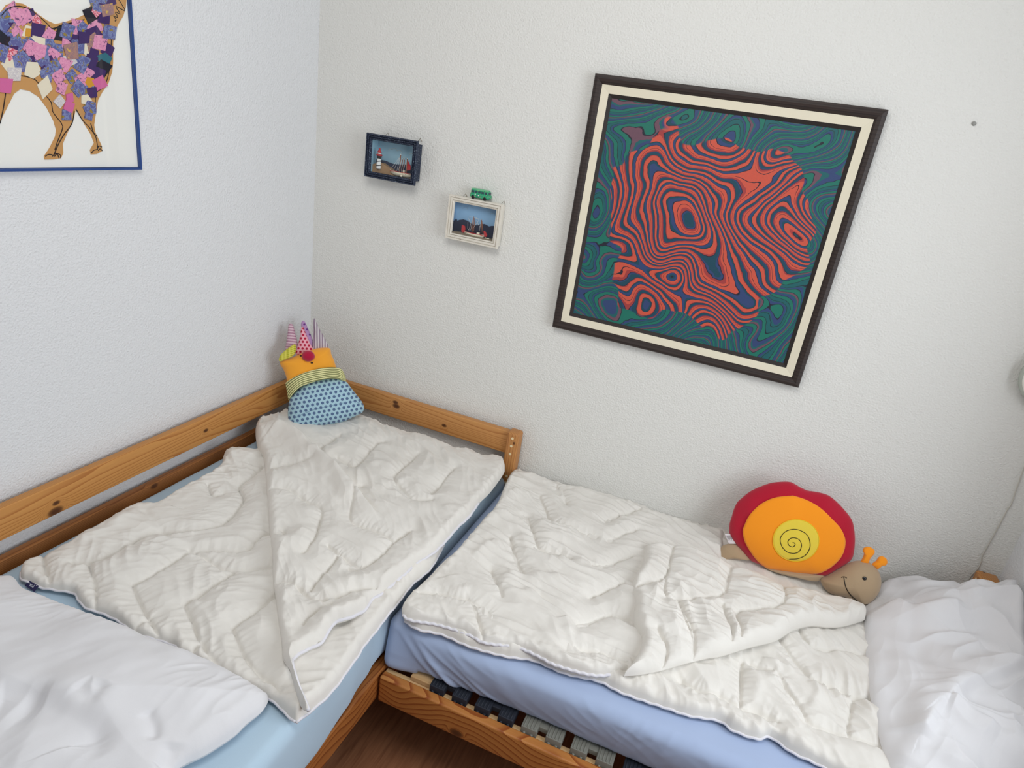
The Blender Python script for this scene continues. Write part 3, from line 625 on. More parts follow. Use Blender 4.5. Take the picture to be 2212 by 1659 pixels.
# ------------------------------------------------------------------ planes for upright soft toys
class Plane:
    def __init__(s, P0, n, up=(0, 0, 1)):
        s.P = np.array(P0, float); s.n = np.array(n, float); s.n /= np.linalg.norm(s.n)
        u_ = np.array(up, float); s.u = u_-s.n*(u_@s.n); s.u /= np.linalg.norm(s.u); s.r = np.cross(s.u, s.n)
    def hit(s, a, b):
        q = ray(a, b); t = ((s.P-CAM)@s.n)/(q@s.n); d = CAM+q*t-s.P; return np.array([d@s.r, d@s.u])
    def w(s, ab, h=0): ab = np.asarray(ab); return s.P+ab[..., :1]*s.r+ab[..., 1:2]*s.u+np.asarray(h)[..., None]*s.n
    def trace(s, pts): return np.array([s.hit(*p) for p in pts])
class Puff:
    """stuffed shape: outline on a plane, swelling to both sides"""
    def __init__(s, pl, pts, D, back=None, p=2.2, n=72, rings=14, center=None, base=0):
        s.pl = pl; s.O = spline(pl.trace(pts), n, closed=True); s.c = s.O.mean(0) if center is None else pl.hit(*center)
        s.D = D; s.B = D if back is None else back; s.p = p; s.n = n; s.rings = rings; s.base = base
        a = s.O-s.c; s.ang = np.arctan2(a[:, 1], a[:, 0]); s.rad = np.hypot(a[:, 0], a[:, 1])
        o_ = np.argsort(s.ang); s.sa = np.r_[s.ang[o_]-2*np.pi, s.ang[o_], s.ang[o_]+2*np.pi]; s.sr = np.tile(s.rad[o_], 3)
    def h(s, ab):
        d = np.asarray(ab)-s.c; a = np.arctan2(d[..., 1], d[..., 0]); r = np.hypot(d[..., 0], d[..., 1])/np.interp(a, s.sa, s.sr)
        return s.base+s.D*np.sqrt(np.clip(1-r**s.p, 0, 1))
    def mesh(s, name, mat, parent=None, wr=0, seed=0):
        V = []; UV = []; F = []; n = s.n; K = s.rings
        rr = np.sin(np.linspace(0, 1, K+1)[1:]*np.pi/2)
        V.append(s.pl.w(s.c, np.array(s.base+s.D))); UV.append(s.c)
        for r in rr:
            q = s.c+(s.O-s.c)*r; hh = s.D*math.sqrt(max(0, 1-r**s.p))
            wv = wr*pn(q[:, 0]*14, q[:, 1]*14, seed)*min(1, (1-r)*6+.0)
            V += list(s.pl.w(q, s.base+hh+wv)); UV += list(q)
        nf = len(V)
        for r in rr[::-1][1:]:
            q = s.c+(s.O-s.c)*r; V += list(s.pl.w(q, s.base-s.B*math.sqrt(max(0, 1-r**s.p))+np.zeros(n))); UV += list(q)
        V.append(s.pl.w(s.c, np.array(s.base-s.B))); UV.append(s.c)
        for j in range(n): F.append((0, 1+j, 1+(j+1) % n))
        tot = K+(K-1)
        for i in range(tot-1):
            a0 = 1+i*n; b0 = a0+n
            for j in range(n): F.append((a0+j, b0+j, b0+(j+1) % n, a0+(j+1) % n))
        last = len(V)-1; a0 = 1+(tot-1)*n
        for j in range(n): F.append((a0+(j+1) % n, a0+j, last))
        return link(name, V, F, mat, parent, uv=UV)
    def decal(s, name, pts, mat, parent, lift=.0012, n=64, rings=12, thick=.002):
        O = spline(s.pl.trace(pts), n, closed=True); c = O.mean(0); V = [s.pl.w(c, s.h(c)+lift)]; UV = [c]; F = []
        for r in np.linspace(0, 1, rings+1)[1:]:
            q = c+(O-c)*r; V += list(s.pl.w(q, s.h(q)+lift)); UV += list(q)
        V += list(s.pl.w(O, s.h(O)-thick)); UV += list(O)
        for j in range(n): F.append((0, 1+j, 1+(j+1) % n))
        for i in range(rings):
            a0 = 1+i*n; b0 = a0+n
            for j in range(n): F.append((a0+j, b0+j, b0+(j+1) % n, a0+(j+1) % n))
        return link(name, V, F, mat, parent, uv=UV)
    def line(s, name, pts, r, mat, parent, lift=.001, k=60):
        L = spline(s.pl.trace(pts), k); V, F = tube(s.pl.w(L, s.h(L)+lift), r, 6); return link(name, V, F, mat, parent)

# ------------------------------------------------------------------ plush snail
c5 = lambda *p: px(4.609, 1500, 1000, p)
al = math.radians(13)
SP = onz(1700, 1233, .59); snP = Plane(SP+np.array([0, .0, 0]), (0, -math.cos(al), math.sin(al)))
sn = empty('plush_snail', tuple(onz(1700, 1240, .59)), 'plush snail with red and orange spiral shell leaning against the back wall', 'plush toy')
fleece = lambda n_, c_: m_cloth(n_, c_, fine=420, fs=.5, wr=.15, sheen=.3)
m_red = fleece('fleece_red', (178, 22, 48)); m_or = fleece('fleece_orange', (250, 152, 30)); m_ye = fleece('fleece_yellow', (230, 204, 70)); m_be = fleece('velour_beige', (176, 152, 122)); m_bk = plain('thread_black', (28, 20, 16), .5)
shell = Puff(snP, c5((345, 660), (350, 600), (372, 530), (385, 480), (420, 400), (470, 350), (560, 280), (680, 225), (780, 195), (890, 185), (960, 190), (1010, 215), (1070, 250), (1130, 275), (1230, 290), (1330, 320), (1400, 370), (1470, 440), (1530, 510), (1570, 570), (1590, 650), (1600, 760), (1590, 880), (1570, 950), (1520, 1000), (1420, 1060), (1300, 1125), (1200, 1112), (1100, 1100), (950, 1090), (740, 1050), (650, 1010), (560, 970), (500, 910), (450, 850), (400, 790), (350, 710)), .045, .02, p=2.6, n=110, rings=22)
so = shell.mesh('shell', m_red, sn, wr=.006, seed=3)
shell.decal('orange_disc', c5((480, 650), (500, 590), (530, 520), (590, 440), (680, 370), (800, 320), (950, 303), (1000, 310), (1130, 355), (1250, 425), (1360, 530), (1440, 620), (1480, 700), (1490, 770), (1470, 860), (1420, 940), (1340, 1015), (1230, 1070), (1120, 1092), (1000, 1088), (860, 1073), (740, 1043), (660, 985), (600, 920), (540, 830), (500, 750)), m_or, so, lift=.005, n=90, rings=20, thick=.001)
yd = [(1000+225*math.cos(t), 727+207*math.sin(t)) for t in np.linspace(0, 2*math.pi, 40, endpoint=False)]
shell.decal('yellow_disc', c5(*yd), m_ye, so, lift=.0068, thick=0)
shell.line('yellow_stitching', c5(*(yd+yd[:1])), .0011, plain('thread_yellow', (244, 196, 30), .6), so, lift=.0068, k=160)
shell.line('spiral', c5((935, 912), (1020, 905), (1090, 870), (1130, 810), (1137, 750), (1115, 680), (1055, 632), (980, 614), (905, 633), (858, 680), (847, 730), (868, 790), (915, 838), (980, 851), (1030, 832), (1053, 780), (1042, 730), (1005, 702), (955, 700), (922, 730), (930, 770), (965, 787), (990, 770), (987, 750), (968, 742)), .0011, m_bk, so, lift=.0072, k=260)
Puff(snP, c5((700, 1030), (850, 1040), (1000, 1060), (1280, 1100), (1275, 1140), (1240, 1168), (1150, 1158), (1000, 1122), (850, 1090), (740, 1055)), .036, .02, p=2.2, base=.0).mesh('foot', m_be, sn)
Puff(snP, c5((220, 915), (240, 870), (280, 825), (330, 808), (390, 803), (450, 830), (520, 900), (560, 960), (490, 958), (380, 950), (270, 967), (230, 950)), .03, .02, p=2.0).mesh('tail', m_be, sn)
hd = Puff(snP, c5((1250, 1140), (1300, 1118), (1400, 1065), (1480, 1015), (1560, 975), (1640, 962), (1740, 982), (1795, 1025), (1835, 1085), (1852, 1160), (1840, 1240), (1800, 1310), (1745, 1365), (1680, 1395), (1600, 1350), (1500, 1310), (1400, 1290), (1320, 1260), (1270, 1205)), .055, .03, p=2.1, n=90, rings=18, base=.012)
ho = hd.mesh('head', m_be, sn, wr=.001)
hd.line('mouth', c5((1466, 1082), (1468, 1110), (1475, 1150), (1495, 1195), (1540, 1260), (1600, 1318), (1650, 1348), (1712, 1366)), .0013, m_bk, ho, lift=.0006)
hd.line('smile_corner', c5((1443, 1088), (1458, 1080), (1475, 1078), (1492, 1084)), .0011, m_bk, ho, lift=.0006, k=14)
ec = snP.hit(*c5((1660, 1082))[0]); eh = float(hd.h(ec))
eb = MB(); E0 = snP.w(ec, np.array(eh)); prof = [(.0062*math.cos(t), .004*math.sin(t)) for t in np.linspace(-.3, 1.5, 7)]
Vv, Ff = [], []
for r_, h_ in prof:
    for j in range(20): t = 2*math.pi*j/20; Vv.append(E0+snP.r*r_*math.cos(t)+snP.u*r_*math.sin(t)+snP.n*h_)
for i in range(len(prof)-1):
    for j in range(20): Ff.append((i*20+j, i*20+(j+1) % 20, (i+1)*20+(j+1) % 20, (i+1)*20+j))
Ff.append(tuple(range((len(prof)-1)*20, len(prof)*20)))
link('eye', Vv, Ff, plain('glossy_black', (14, 12, 12), .12, .6), ho)
for q in (((1645, 985), (1668, 930), (1680, 890), (1668, 858), (1682, 830), (1730, 820), (1780, 848), (1787, 880), (1765, 910), (1742, 940), (1715, 992)), ((1758, 995), (1800, 960), (1825, 925), (1860, 914), (1900, 935), (1913, 970), (1900, 1000), (1862, 1010), (1840, 1025), (1812, 1042), (1788, 1025))):
    Puff(snP, c5(*q), .012, .012, p=2, base=.014, n=48, rings=8).mesh('antenna', m_or, ho)
tgp = [snP.w(snP.hit(*q), np.array(.008)) for q in c5((303, 700), (380, 700), (412, 797), (345, 797))]
tgV = tgp+[p_-snP.n*.0006 for p_ in tgp]
tg = link('care_tag', tgV, [(3, 2, 1, 0), (4, 5, 6, 7), (0, 1, 5, 4), (1, 2, 6, 5), (2, 3, 7, 6), (3, 0, 4, 7)], plain('tag_cloth', (226, 220, 222), .8), sn, smooth=False); tg['label'] = 'white care tag with rows of tiny print'
tl = MB()
for k in range(9):
    f0 = .12+.08*k; a_ = tgp[0]*(1-f0)+tgp[1]*f0; b_ = tgp[3]*(1-f0)+tgp[2]*f0
    tl.tube([a_*.85+b_*.15+snP.n*.0003, a_*(.45-.12*(k % 3 == 0))+b_*(.55+.12*(k % 3 == 0))+snP.n*.0003], .0004, 4)
tl.link('tag_print', plain('print_grey', (110, 100, 104), .8), tg)

# ------------------------------------------------------------------ plush doll in the corner
c4 = lambda *p: px(5.531, 540, 660, p)
P0 = onz(700, 915, .628); hn = CAM-P0; hn[2] = 0; hn /= np.linalg.norm(hn)
be = math.radians(24); dn = hn*math.cos(be)+np.array([0, 0, math.sin(be)])
dP = Plane(P0+dn*0.0, dn)
doll = empty('plush_doll', tuple(onz(700, 912, .62)), 'plush cushion doll with orange square face and blue dotted body sitting in the room corner', 'plush toy')
body = Puff(dP, c4((490, 1080), (540, 1015), (600, 960), (700, 905), (850, 870), (980, 860), (1080, 875), (1150, 910), (1220, 1000), (1300, 1100), (1350, 1170), (1363, 1230), (1340, 1280), (1280, 1312), (1200, 1350), (1100, 1392), (950, 1422), (800, 1447), (680, 1457), (560, 1450), (480, 1410), (455, 1330), (455, 1240), (468, 1160)), .06, .05, p=2.5, n=96, rings=20)
bo = body.mesh('body', m_dots('jersey_blue_dots', (168, 202, 216), (88, 110, 144), .0185, .0056, rot=-.22), doll, wr=.002)
body.line('body_seam', c4((500, 1370), (560, 1330), (700, 1265), (850, 1220), (1000, 1185), (1150, 1155), (1250, 1150), (1310, 1165)), .0008, plain('seam_blue', (120, 150, 176), .8), bo, lift=-.0002)
head = Puff(dP, c4((358, 672), (400, 650), (500, 620), (620, 568), (700, 540), (780, 515), (880, 503), (955, 513), (972, 580), (1003, 650), (1030, 740), (1045, 800), (1000, 860), (700, 930), (470, 920), (430, 840), (398, 760), (365, 712)), .045, .04, p=3.0, n=96, rings=18, base=.0)
hh = head.mesh('head', fleece('velour_orange', (244, 166, 52)), doll, wr=.002)
for q, nm in (((612, 605), 'eye'), ((742, 692), 'mouth')):
    head.decal(nm, c4(*[(q[0]+15*math.cos(t), q[1]+9*math.sin(t)) for t in np.linspace(0, 2*math.pi, 12, endpoint=False)]), m_bk, hh, lift=.001, n=20, rings=3)
nc = dP.hit(*c4((700, 612))[0]); Nc = dP.w(nc, head.h(nc)+.010)
nb = MB(); nb.V = []; ks = 20
Vn, Fn = [], []
for i in range(13):
    ph = math.pi*i/12
    for j in range(ks): t = 2*math.pi*j/ks; Vn.append(Nc+.0235*(dP.r*math.sin(ph)*math.cos(t)*1.02+dP.u*math.sin(ph)*math.sin(t)*.9+dP.n*math.cos(ph)*.95))
for i in range(12):
    for j in range(ks): Fn.append((i*ks+j, (i+1)*ks+j, (i+1)*ks+(j+1) % ks, i*ks+(j+1) % ks))
link('nose', Vn, Fn, fleece('fleece_crimson', (176, 20, 60)), hh)
S1 = m_stripes('jersey_pink_stripes', [(0, (214, 186, 196)), (.5, (176, 132, 152))], .0106, rot=.05)
S2 = m_stripes('jersey_grey_stripes', [(0, (206, 198, 200)), (.5, (150, 132, 148))], .0098, rot=math.pi/2-.05)
D1 = m_dots('jersey_pink_dots', (236, 170, 184), (180, 36, 66), .0150, .0044); D2 = m_dots('jersey_purple_dots', (180, 142, 186), (104, 60, 128), .022, .0042)
for q, mt_, bs, lb in ((((425, 540), (440, 400), (453, 300), (460, 232), (488, 214), (515, 235), (540, 330), (562, 420), (570, 510), (500, 560)), S1, -.004, 'horn with pink cross stripes'),
                   (((610, 240), (614, 195), (635, 176), (662, 200), (692, 270), (732, 360), (750, 430), (748, 490), (700, 520), (650, 460), (630, 350)), D2, -.012, 'lilac horn with purple dots'),
                   (((755, 200), (770, 148), (786, 180), (822, 260), (870, 350), (910, 420), (938, 490), (930, 530), (850, 540), (752, 540), (752, 420), (762, 300)), S2, -.004, 'horn with grey lengthwise stripes'),
                   (((545, 580), (580, 450), (600, 350), (612, 268), (630, 252), (650, 290), (682, 370), (722, 460), (752, 535), (650, 580)), D1, .008, 'pink horn with red dots')):
    h_ = Puff(dP, c4(*q), .016, .014, p=2, base=bs, n=56, rings=10).mesh('horn', mt_, hh); h_['label'] = lb
lf_ = Puff(dP, c4((350, 660), (368, 600), (430, 540), (500, 488), (540, 468), (556, 500), (546, 570), (500, 620), (430, 652), (372, 672)), .010, .008, p=2, base=.032, n=48, rings=8).mesh('leaf_ear', m_dots('yellow_leaf_print', (214, 206, 90), (172, 168, 50), 0.015, .0048, rot=.5, sy=2.0), hh)
lf_['label'] = 'yellow-green leaf shaped ear'
# scarf: a rolled band round the front
up_ = spline(dP.trace(c4((425, 925), (480, 888), (600, 828), (750, 778), (880, 750), (1000, 743), (1090, 765), (1142, 850))), 60)
lo_ = spline(dP.trace(c4((462, 1135), (492, 1088), (600, 982), (720, 930), (850, 893), (980, 873), (1080, 888), (1148, 922))), 60)
V = []; UV = []; F = []; K = 18
tt = np.linspace(0, 1, 60)
for i in range(K):
    a = i/(K-1); q = up_*(1-a)+lo_*a; rb = .012+.010*np.sin(np.pi*a)**.6
    hbase = .052*np.clip(1-np.abs(tt*2-1)**3.2, 0, 1)
    V += list(dP.w(q, hbase+rb-.008+.0015*np.sin(a*9+tt*6))); UV += [(t_*.2, a*.062+.004*math.sin(t_*7)) for t_ in tt]
for i in range(K):
    a = 1-i/(K-1); q = up_*(1-a)+lo_*a
    V += list(dP.w(q, -.018-.0*a+np.zeros(60)-.02*np.clip(1-np.abs(tt*2-1)**3.2, 0, 1))); UV += [(t_*.2, a*.062) for t_ in tt]
for i in range(2*K):
    i2 = (i+1) % (2*K)
    for j in range(59): F.append((i*60+j, i2*60+j, i2*60+j+1, i*60+j+1))
F.append(tuple(i*60 for i in range(2*K))[::-1]); F.append(tuple(i*60+59 for i in range(2*K)))
sc = link('scarf', V, F, m_stripes('jersey_green_stripes', [(0, (232, 228, 168)), (.55, (124, 128, 84))], .0098), doll, uv=UV); sc['label'] = 'cream and olive striped collar'

# ------------------------------------------------------------------ framed things on the walls
def wpt(wall, a, b, n):
    return (a, -n, b) if wall == 'back' else (n, -a, b)     # left wall: a = -y
def framemesh(mb, wall, a0, a1, b0, b1, prof, mi=0):
    """prof: (inset, height) points from outer back edge to inner edge, swept round a rectangle with mitred corners"""
    V = []; k = len(prof)
    for ca, cb, sa, sb in ((a0, b0, 1, 1), (a1, b0, -1, 1), (a1, b1, -1, -1), (a0, b1, 1, -1)):
        for ins, h_ in prof: V.append(wpt(wall, ca+sa*ins, cb+sb*ins, h_))
    F = []
    for c in range(4):
        for i in range(k): F.append((c*k+i, ((c+1) % 4)*k+i, ((c+1) % 4)*k+(i+1) % k, c*k+(i+1) % k))
    mb.add(V, F, mi); return mb
def panel(wall, a0, a1, b0, b1, n0, n1):
    p, q = wpt(wall, a0, b0, n0), wpt(wall, a1, b1, n1); return rbox(p, q)

# large painting
fx0, fx1, fz0, fz1 = 1.044, 1.877, 1.161, 1.984
pic = empty('framed_painting', (1.46, -.015, fz0), 'large square painting of wavy teal and orange bands in a black and cream frame', 'painting')
mb_ = MB(); framemesh(mb_, 'back', fx0, fx1, fz0, fz1, [(0, .003), (0, .026), (.003, .031), (.012, .034), (.022, .031), (.027, .026), (.028, .003)])
mb_.link('frame', m_wood('dark_wenge', 0, (64, 52, 48), (38, 30, 28), scale=90, dist=6, rough=.5), pic, smooth=False)
mb_ = MB(); framemesh(mb_, 'back', fx0+.028, fx1-.028, fz0+.028, fz1-.028, [(0, .003), (0, .026), (.024, .0215), (.0245, .003)])
mb_.link('cream_liner', m_cloth('linen_cream', (226, 218, 196), fine=600, fs=.2), pic, smooth=False)
mb_ = MB(); framemesh(mb_, 'back', fx0+.0525, fx1-.0525, fz0+.0525, fz1-.0525, [(0, .003), (0, .0215), (.011, .015), (.0115, .003)])
mb_.link('inner_frame', plain('inner_black', (46, 40, 38), .6), pic, smooth=False)
def m_paint():
    mt, nt, b = newmat('abstract_paint'); setc(b, (1, 1, 1, 1), .45, .35); v = uvn(nt)
    s = N(nt, 'ShaderNodeVectorMath', operation='LENGTH'); nt.links.new(mapping(nt, v, (1, 1, 1), (-.5, -.5, 0)), s.inputs[0]); rad = s.outputs['Value']
    n1 = noise(nt, v, 2.6, 1.2, .4, .35); n2 = noise(nt, v, 14, 2)
    t = math_(nt, 'ADD', math_(nt, 'ADD', math_(nt, 'MULTIPLY', n1.outputs[0], 2.0), math_(nt, 'MULTIPLY', rad, .55)), math_(nt, 'MULTIPLY', n2.outputs[0], .035))
    f = math_(nt, 'FRACT', math_(nt, 'MULTIPLY', t, 7.5))
    teal, dteal, blue, oran, red, dark, mauve, grn = [lin(c) for c in ((24, 98, 100), (22, 72, 90), (50, 70, 116), (212, 88, 66), (168, 62, 60), (34, 34, 48), (112, 78, 92), (24, 116, 98))]
    inner = ramp(nt, f, [(0, oran), (.16, dark), (.18, blue), (.30, dteal), (.36, dark), (.38, oran), (.56, red), (.6, dark), (.62, dteal), (.76, blue), (.80, dark), (.82, red), (.9, oran), (.98, dark)], 'CONSTANT')
    outer = ramp(nt, f, [(0, teal), (.16, dark), (.18, grn), (.34, dark), (.36, blue), (.5, teal), (.56, mauve), (.66, dark), (.68, grn), (.84, dark), (.86, blue), (.94, teal), (.98, dark)], 'CONSTANT')
    n3 = noise(nt, v, 3.1, 2)
    k = math_(nt, 'ADD', rad, math_(nt, 'MULTIPLY', math_(nt, 'SUBTRACT', n3.outputs[0], .5), .75))
    mk = ramp(nt, k, [(.42, (0, 0, 0, 1)), (.425, (1, 1, 1, 1))])
    c = mixc(nt, mk, inner, outer)
    st = noise(nt, v, 120, 2); c = mixc(nt, math_(nt, 'MULTIPLY', st.outputs[0], .28), c, lin((70, 72, 80)))
    nt.links.new(c, b.inputs['Base Color']); bump(nt, b, st.outputs[0], .2, .001); return mt
i_ = .063
a0, a1, b0, b1 = fx0+i_, fx1-i_, fz0+i_, fz1-i_
V = [(a0, -.006, b0), (a1, -.006, b0), (a1, -.006, b1), (a0, -.006, b1), (a0, -.014, b0), (a1, -.014, b0), (a1, -.014, b1), (a0, -.014, b1)]
link('canvas', V, [(3, 2, 1, 0), (4, 5, 6, 7), (0, 1, 5, 4), (1, 2, 6, 5), (2, 3, 7, 6), (3, 0, 4, 7)][:2]+[(0, 4, 5, 1)[::-1], (1, 5, 6, 2)[::-1], (2, 6, 7, 3)[::-1], (3, 7, 4, 0)[::-1]], m_paint(), pic, smooth=False, uv=[(0, 0), (1, 0), (1, 1), (0, 1)]*2)

# llama collage
pa0, pa1, pb0, pb1 = .784, 1.50, 1.544, 2.30
pos_ = empty('framed_collage', (.01, -1.14, pb0), 'paper llama covered in fabric scraps in a thin blue frame on the left wall', 'picture')
mb_ = MB(); framemesh(mb_, 'left', pa0, pa1, pb0, pb1, [(0, .002), (0, .014), (.0055, .014), (.006, .002)])
mb_.link('frame', plain('frame_blue', (30, 66, 130), .35, .5), pos_, smooth=False)
link('backing_paper', *panel('left', pa0+.007, pa1-.007, pb0+.007, pb1-.007, .003, .006), plain('paper_white', (236, 236, 231), .8), pos_, smooth=False)
c1 = lambda *p: px(2.962, 0, 0, p)
def lam(pts, x): return [onx(a, b, x) for a, b in pts]
llo = c1((-200, 60), (-120, 80), (-50, 95), (0, 85), (40, 32), (90, 15), (150, 25), (200, 55), (250, 95), (300, 130), (355, 155), (420, 140), (500, 115), (550, 90), (580, 40), (600, 0), (615, -120), (610, -260), (625, -340), (600, -420), (640, -400), (670, -350), (720, -340), (790, -300), (822, -262), (812, -225), (770, -200), (790, -100), (810, 0), (805, 50), (790, 100), (760, 150), (735, 200), (725, 270), (724, 400), (718, 460), (695, 530), (655, 590), (628, 640), (615, 720), (603, 800), (612, 850), (650, 930), (655, 965), (620, 985), (582, 988), (577, 960), (603, 915), (582, 860), (545, 800), (510, 735), (487, 692), (470, 770), (432, 850), (402, 920), (406, 980), (390, 1012), (340, 1020), (285, 1021), (283, 1000), (322, 940), (355, 872), (360, 830), (342, 770), (300, 690), (250, 622), (190, 582), (130, 570), (90, 600), (60, 660), (20, 740), (-20, 830), (-60, 930), (-70, 1010), (-160, 1020), (-165, 1000), (-120, 920), (-110, 800), (-90, 650), (-130, 500), (-200, 420), (-270, 300), (-260, 140))
def flat(poly, x0, x1, mb, mi=0):
    """closed flat cut-out lying against the left wall; poly (y,z)"""
    bm = bmesh.new(); a = [bm.verts.new((x1, p[1], p[2])) for p in poly]; f = bm.faces.new(a); f.normal_update()
    bmesh.ops.triangulate(bm, faces=[f]); bm.verts.index_update()
    V = [tuple(v.co) for v in bm.verts]; n = len(V); F = [tuple(v.index for v in q.verts) for q in bm.faces]; bm.free()
    if n != len(poly): n = len(poly)
    V2 = V+[(x0, v[1], v[2]) for v in V]; F2 = F+[(i, (i+1) % n, n+(i+1) % n, n+i) for i in range(n)]
    mb.add(V2, F2, mi)
lp = lam(llo, .0075)
lm = MB(); flat([tuple(p) for p in lp], .006, .0075, lm); lo2 = lm.link('paper_llama', m_cloth('kraft_paper', (196, 148, 92), fine=300, fs=.05, sheen=0), pos_, smooth=False)
inkl = MB()
for L_ in [((0, 120), (20, 85), (60, 50), (125, 40), (190, 60), (250, 105), (300, 150), (340, 190), (380, 165), (440, 150), (520, 130)), ((85, 500), (130, 485), (190, 495), (240, 520), (250, 570), (300, 620), (330, 660), (340, 720), (400, 800), (390, 850), (370, 900), (350, 960)),
           ((475, 710), (460, 790), (410, 860), (375, 920), (345, 990)), ((487, 700), (530, 770), (575, 820), (610, 870), (620, 910), (625, 945)), ((580, 790), (600, 850), (622, 870)), ((615, 720), (610, 640), (620, 590), (660, 560), (685, 510), (700, 440), (705, 380)), ((715, 170), (712, 280), (705, 380)),
           ((290, 1000), (310, 988), (335, 990)), ((335, 1000), (355, 982), (385, 990), (388, 1010)), ((348, 1000), (365, 985), (378, 1012)), ((585, 980), (600, 962), (625, 955)), ((622, 955), (632, 935), (652, 940)), ((628, 965), (640, 952), (655, 965)), ((40, 570), (20, 700), (0, 790)), ((760, 0), (780, 30), (800, 70), (740, 40), (770, 90), (735, 75), (755, 110), (725, 105), (745, 125), (735, 135)), ((590, 10), (575, 70), (550, 125)), ((330, 185), (420, 160), (540, 125))]:
    q = spline(np.array(lam(c1(*L_), .0078)), 24); inkl.tube(q, .0011, 5)
inkl.link('ink_lines', plain('marker_black', (30, 26, 28), .6), lo2)
def m_floral(name, bg, a, b2, sc_):
    mt, nt, b = newmat(name); setc(b, lin(bg), .9, .1); n_ = noise(nt, pos(nt), sc_, 2, .5, .8)
    nt.links.new(ramp(nt, n_.outputs[0], [(0, lin(bg)), (.46, lin(a)), (.56, lin(bg)), (.62, lin(b2))], 'CONSTANT'), b.inputs['Base Color']); return mt
scr = {'k': plain('scrap_black', (38, 36, 48), .9), 'u': plain('scrap_purple', (66, 44, 98), .9), 'p': m_floral('scrap_pink', (224, 156, 186), (214, 140, 176), (120, 84, 120), 150), 'q': plain('scrap_bright_pink', (206, 104, 156), .9),
       's': m_floral('scrap_slate', (96, 100, 152), (124, 136, 178), (150, 132, 60), 95), 'c': plain('scrap_cream', (226, 218, 196), .9), 't': m_floral('scrap_tan', (170, 130, 120), (150, 120, 124), (206, 170, 90), 110), 'o': plain('scrap_ochre', (206, 150, 50), .9),
       'g': plain('scrap_teal', (54, 110, 124), .9), 'r': m_floral('scrap_red', (206, 88, 108), (236, 190, 200), (206, 88, 108), 200), 'w': m_floral('scrap_net', (214, 210, 206), (196, 190, 196), (226, 222, 220), 260)}
KS = list(scr)
SC = "p75,75 s35,110 p120,110 u190,100 r230,130 s60,170 u40,190 p160,105 t90,215 p110,215 s55,240 c190,200 o190,210 k30,270 s110,285 u245,200 p320,225 k400,215 s310,295 c240,285 s180,275 u80,330 c60,400 r75,345 k170,370 u220,365 s140,395 s370,320 p440,262 u465,220 p500,170 o560,150 s530,190 p610,170 u600,212 c550,285 t590,272 s500,300 u600,350 u690,320 g670,380 k655,430 u630,475 p640,270 s700,205 p565,452 u580,395 s520,400 w450,385 p335,355 p410,420 u310,405 s350,430 s270,370 c210,450 w90,470 p380,492 s300,478 c290,560 s460,490 p395,560 q445,625 w385,650 s540,560 p520,520 o575,525 q640,532 u590,592 c550,640 s575,690 s430,735 q445,680 q40,550 s500,565 u660,110 k590,90 r620,65 s640,20 u690,5 s572,735 t690,60 s650,-40 p640,-90 u690,-140 s650,-190 p700,-250 s-40,130 u-80,200 p-30,300 s-90,330 c-40,400 u-120,260 q-60,450 s0,330 p250,330 t460,330 s430,200 p200,310 u540,240 s10,170 k5,240"
rg = random.Random(4); sb = MB()
for i, tok in enumerate(SC.split()):
    ch = tok[0]; cx_, cy_ = [float(v_) for v_ in tok[1:].split(',')]; n_ = rg.choice((4, 4, 5)); ph = rg.random()*6.28; R0 = 54+rg.random()*20
    if ch in 'or': R0 *= .7
    if cy_ > 600: R0 *= .72
    pts = [(cx_+R0*(.75+.4*rg.random())*math.cos(ph+6.283*j/n_)*.9, cy_+R0*(.75+.4*rg.random())*math.sin(ph+6.283*j/n_)) for j in range(n_)]
    xx = .0082+.000025*i
    flat([tuple(p) for p in lam(c1(*pts), xx)], .0076, xx, sb, KS.index(ch))
sb.link('fabric_scraps', [scr[k] for k in KS], lo2, smooth=False)
def m_glass():
    mt = bpy.data.materials.new('picture_glass'); mt.use_nodes = True; nt = mt.node_tree; nt.nodes.clear()
    o = N(nt, 'ShaderNodeOutputMaterial'); mx_ = N(nt, 'ShaderNodeMixShader'); tr = N(nt, 'ShaderNodeBsdfTransparent'); gl = N(nt, 'ShaderNodeBsdfGlossy'); fr_ = N(nt, 'ShaderNodeFresnel')
    gl.inputs['Roughness'].default_value = .02; tr.inputs[0].default_value = (1, 1, 1, 1); fr_.inputs[0].default_value = 1.45
    ge = N(nt, 'ShaderNodeNewGeometry'); nt.links.new(math_(nt, 'MULTIPLY', fr_.outputs[0], math_(nt, 'SUBTRACT', 1, ge.outputs['Backfacing'])), mx_.inputs[0]); nt.links.new(tr.outputs[0], mx_.inputs[1]); nt.links.new(gl.outputs[0], mx_.inputs[2]); nt.links.new(mx_.outputs[0], o.inputs[0]); return mt
M['glass'] = m_glass()
link('glass_pane', *panel('left', pa0+.0075, pa1-.0075, pb0+.0075, pb1-.0075, .0115, .0125), M['glass'], pos_, smooth=False)

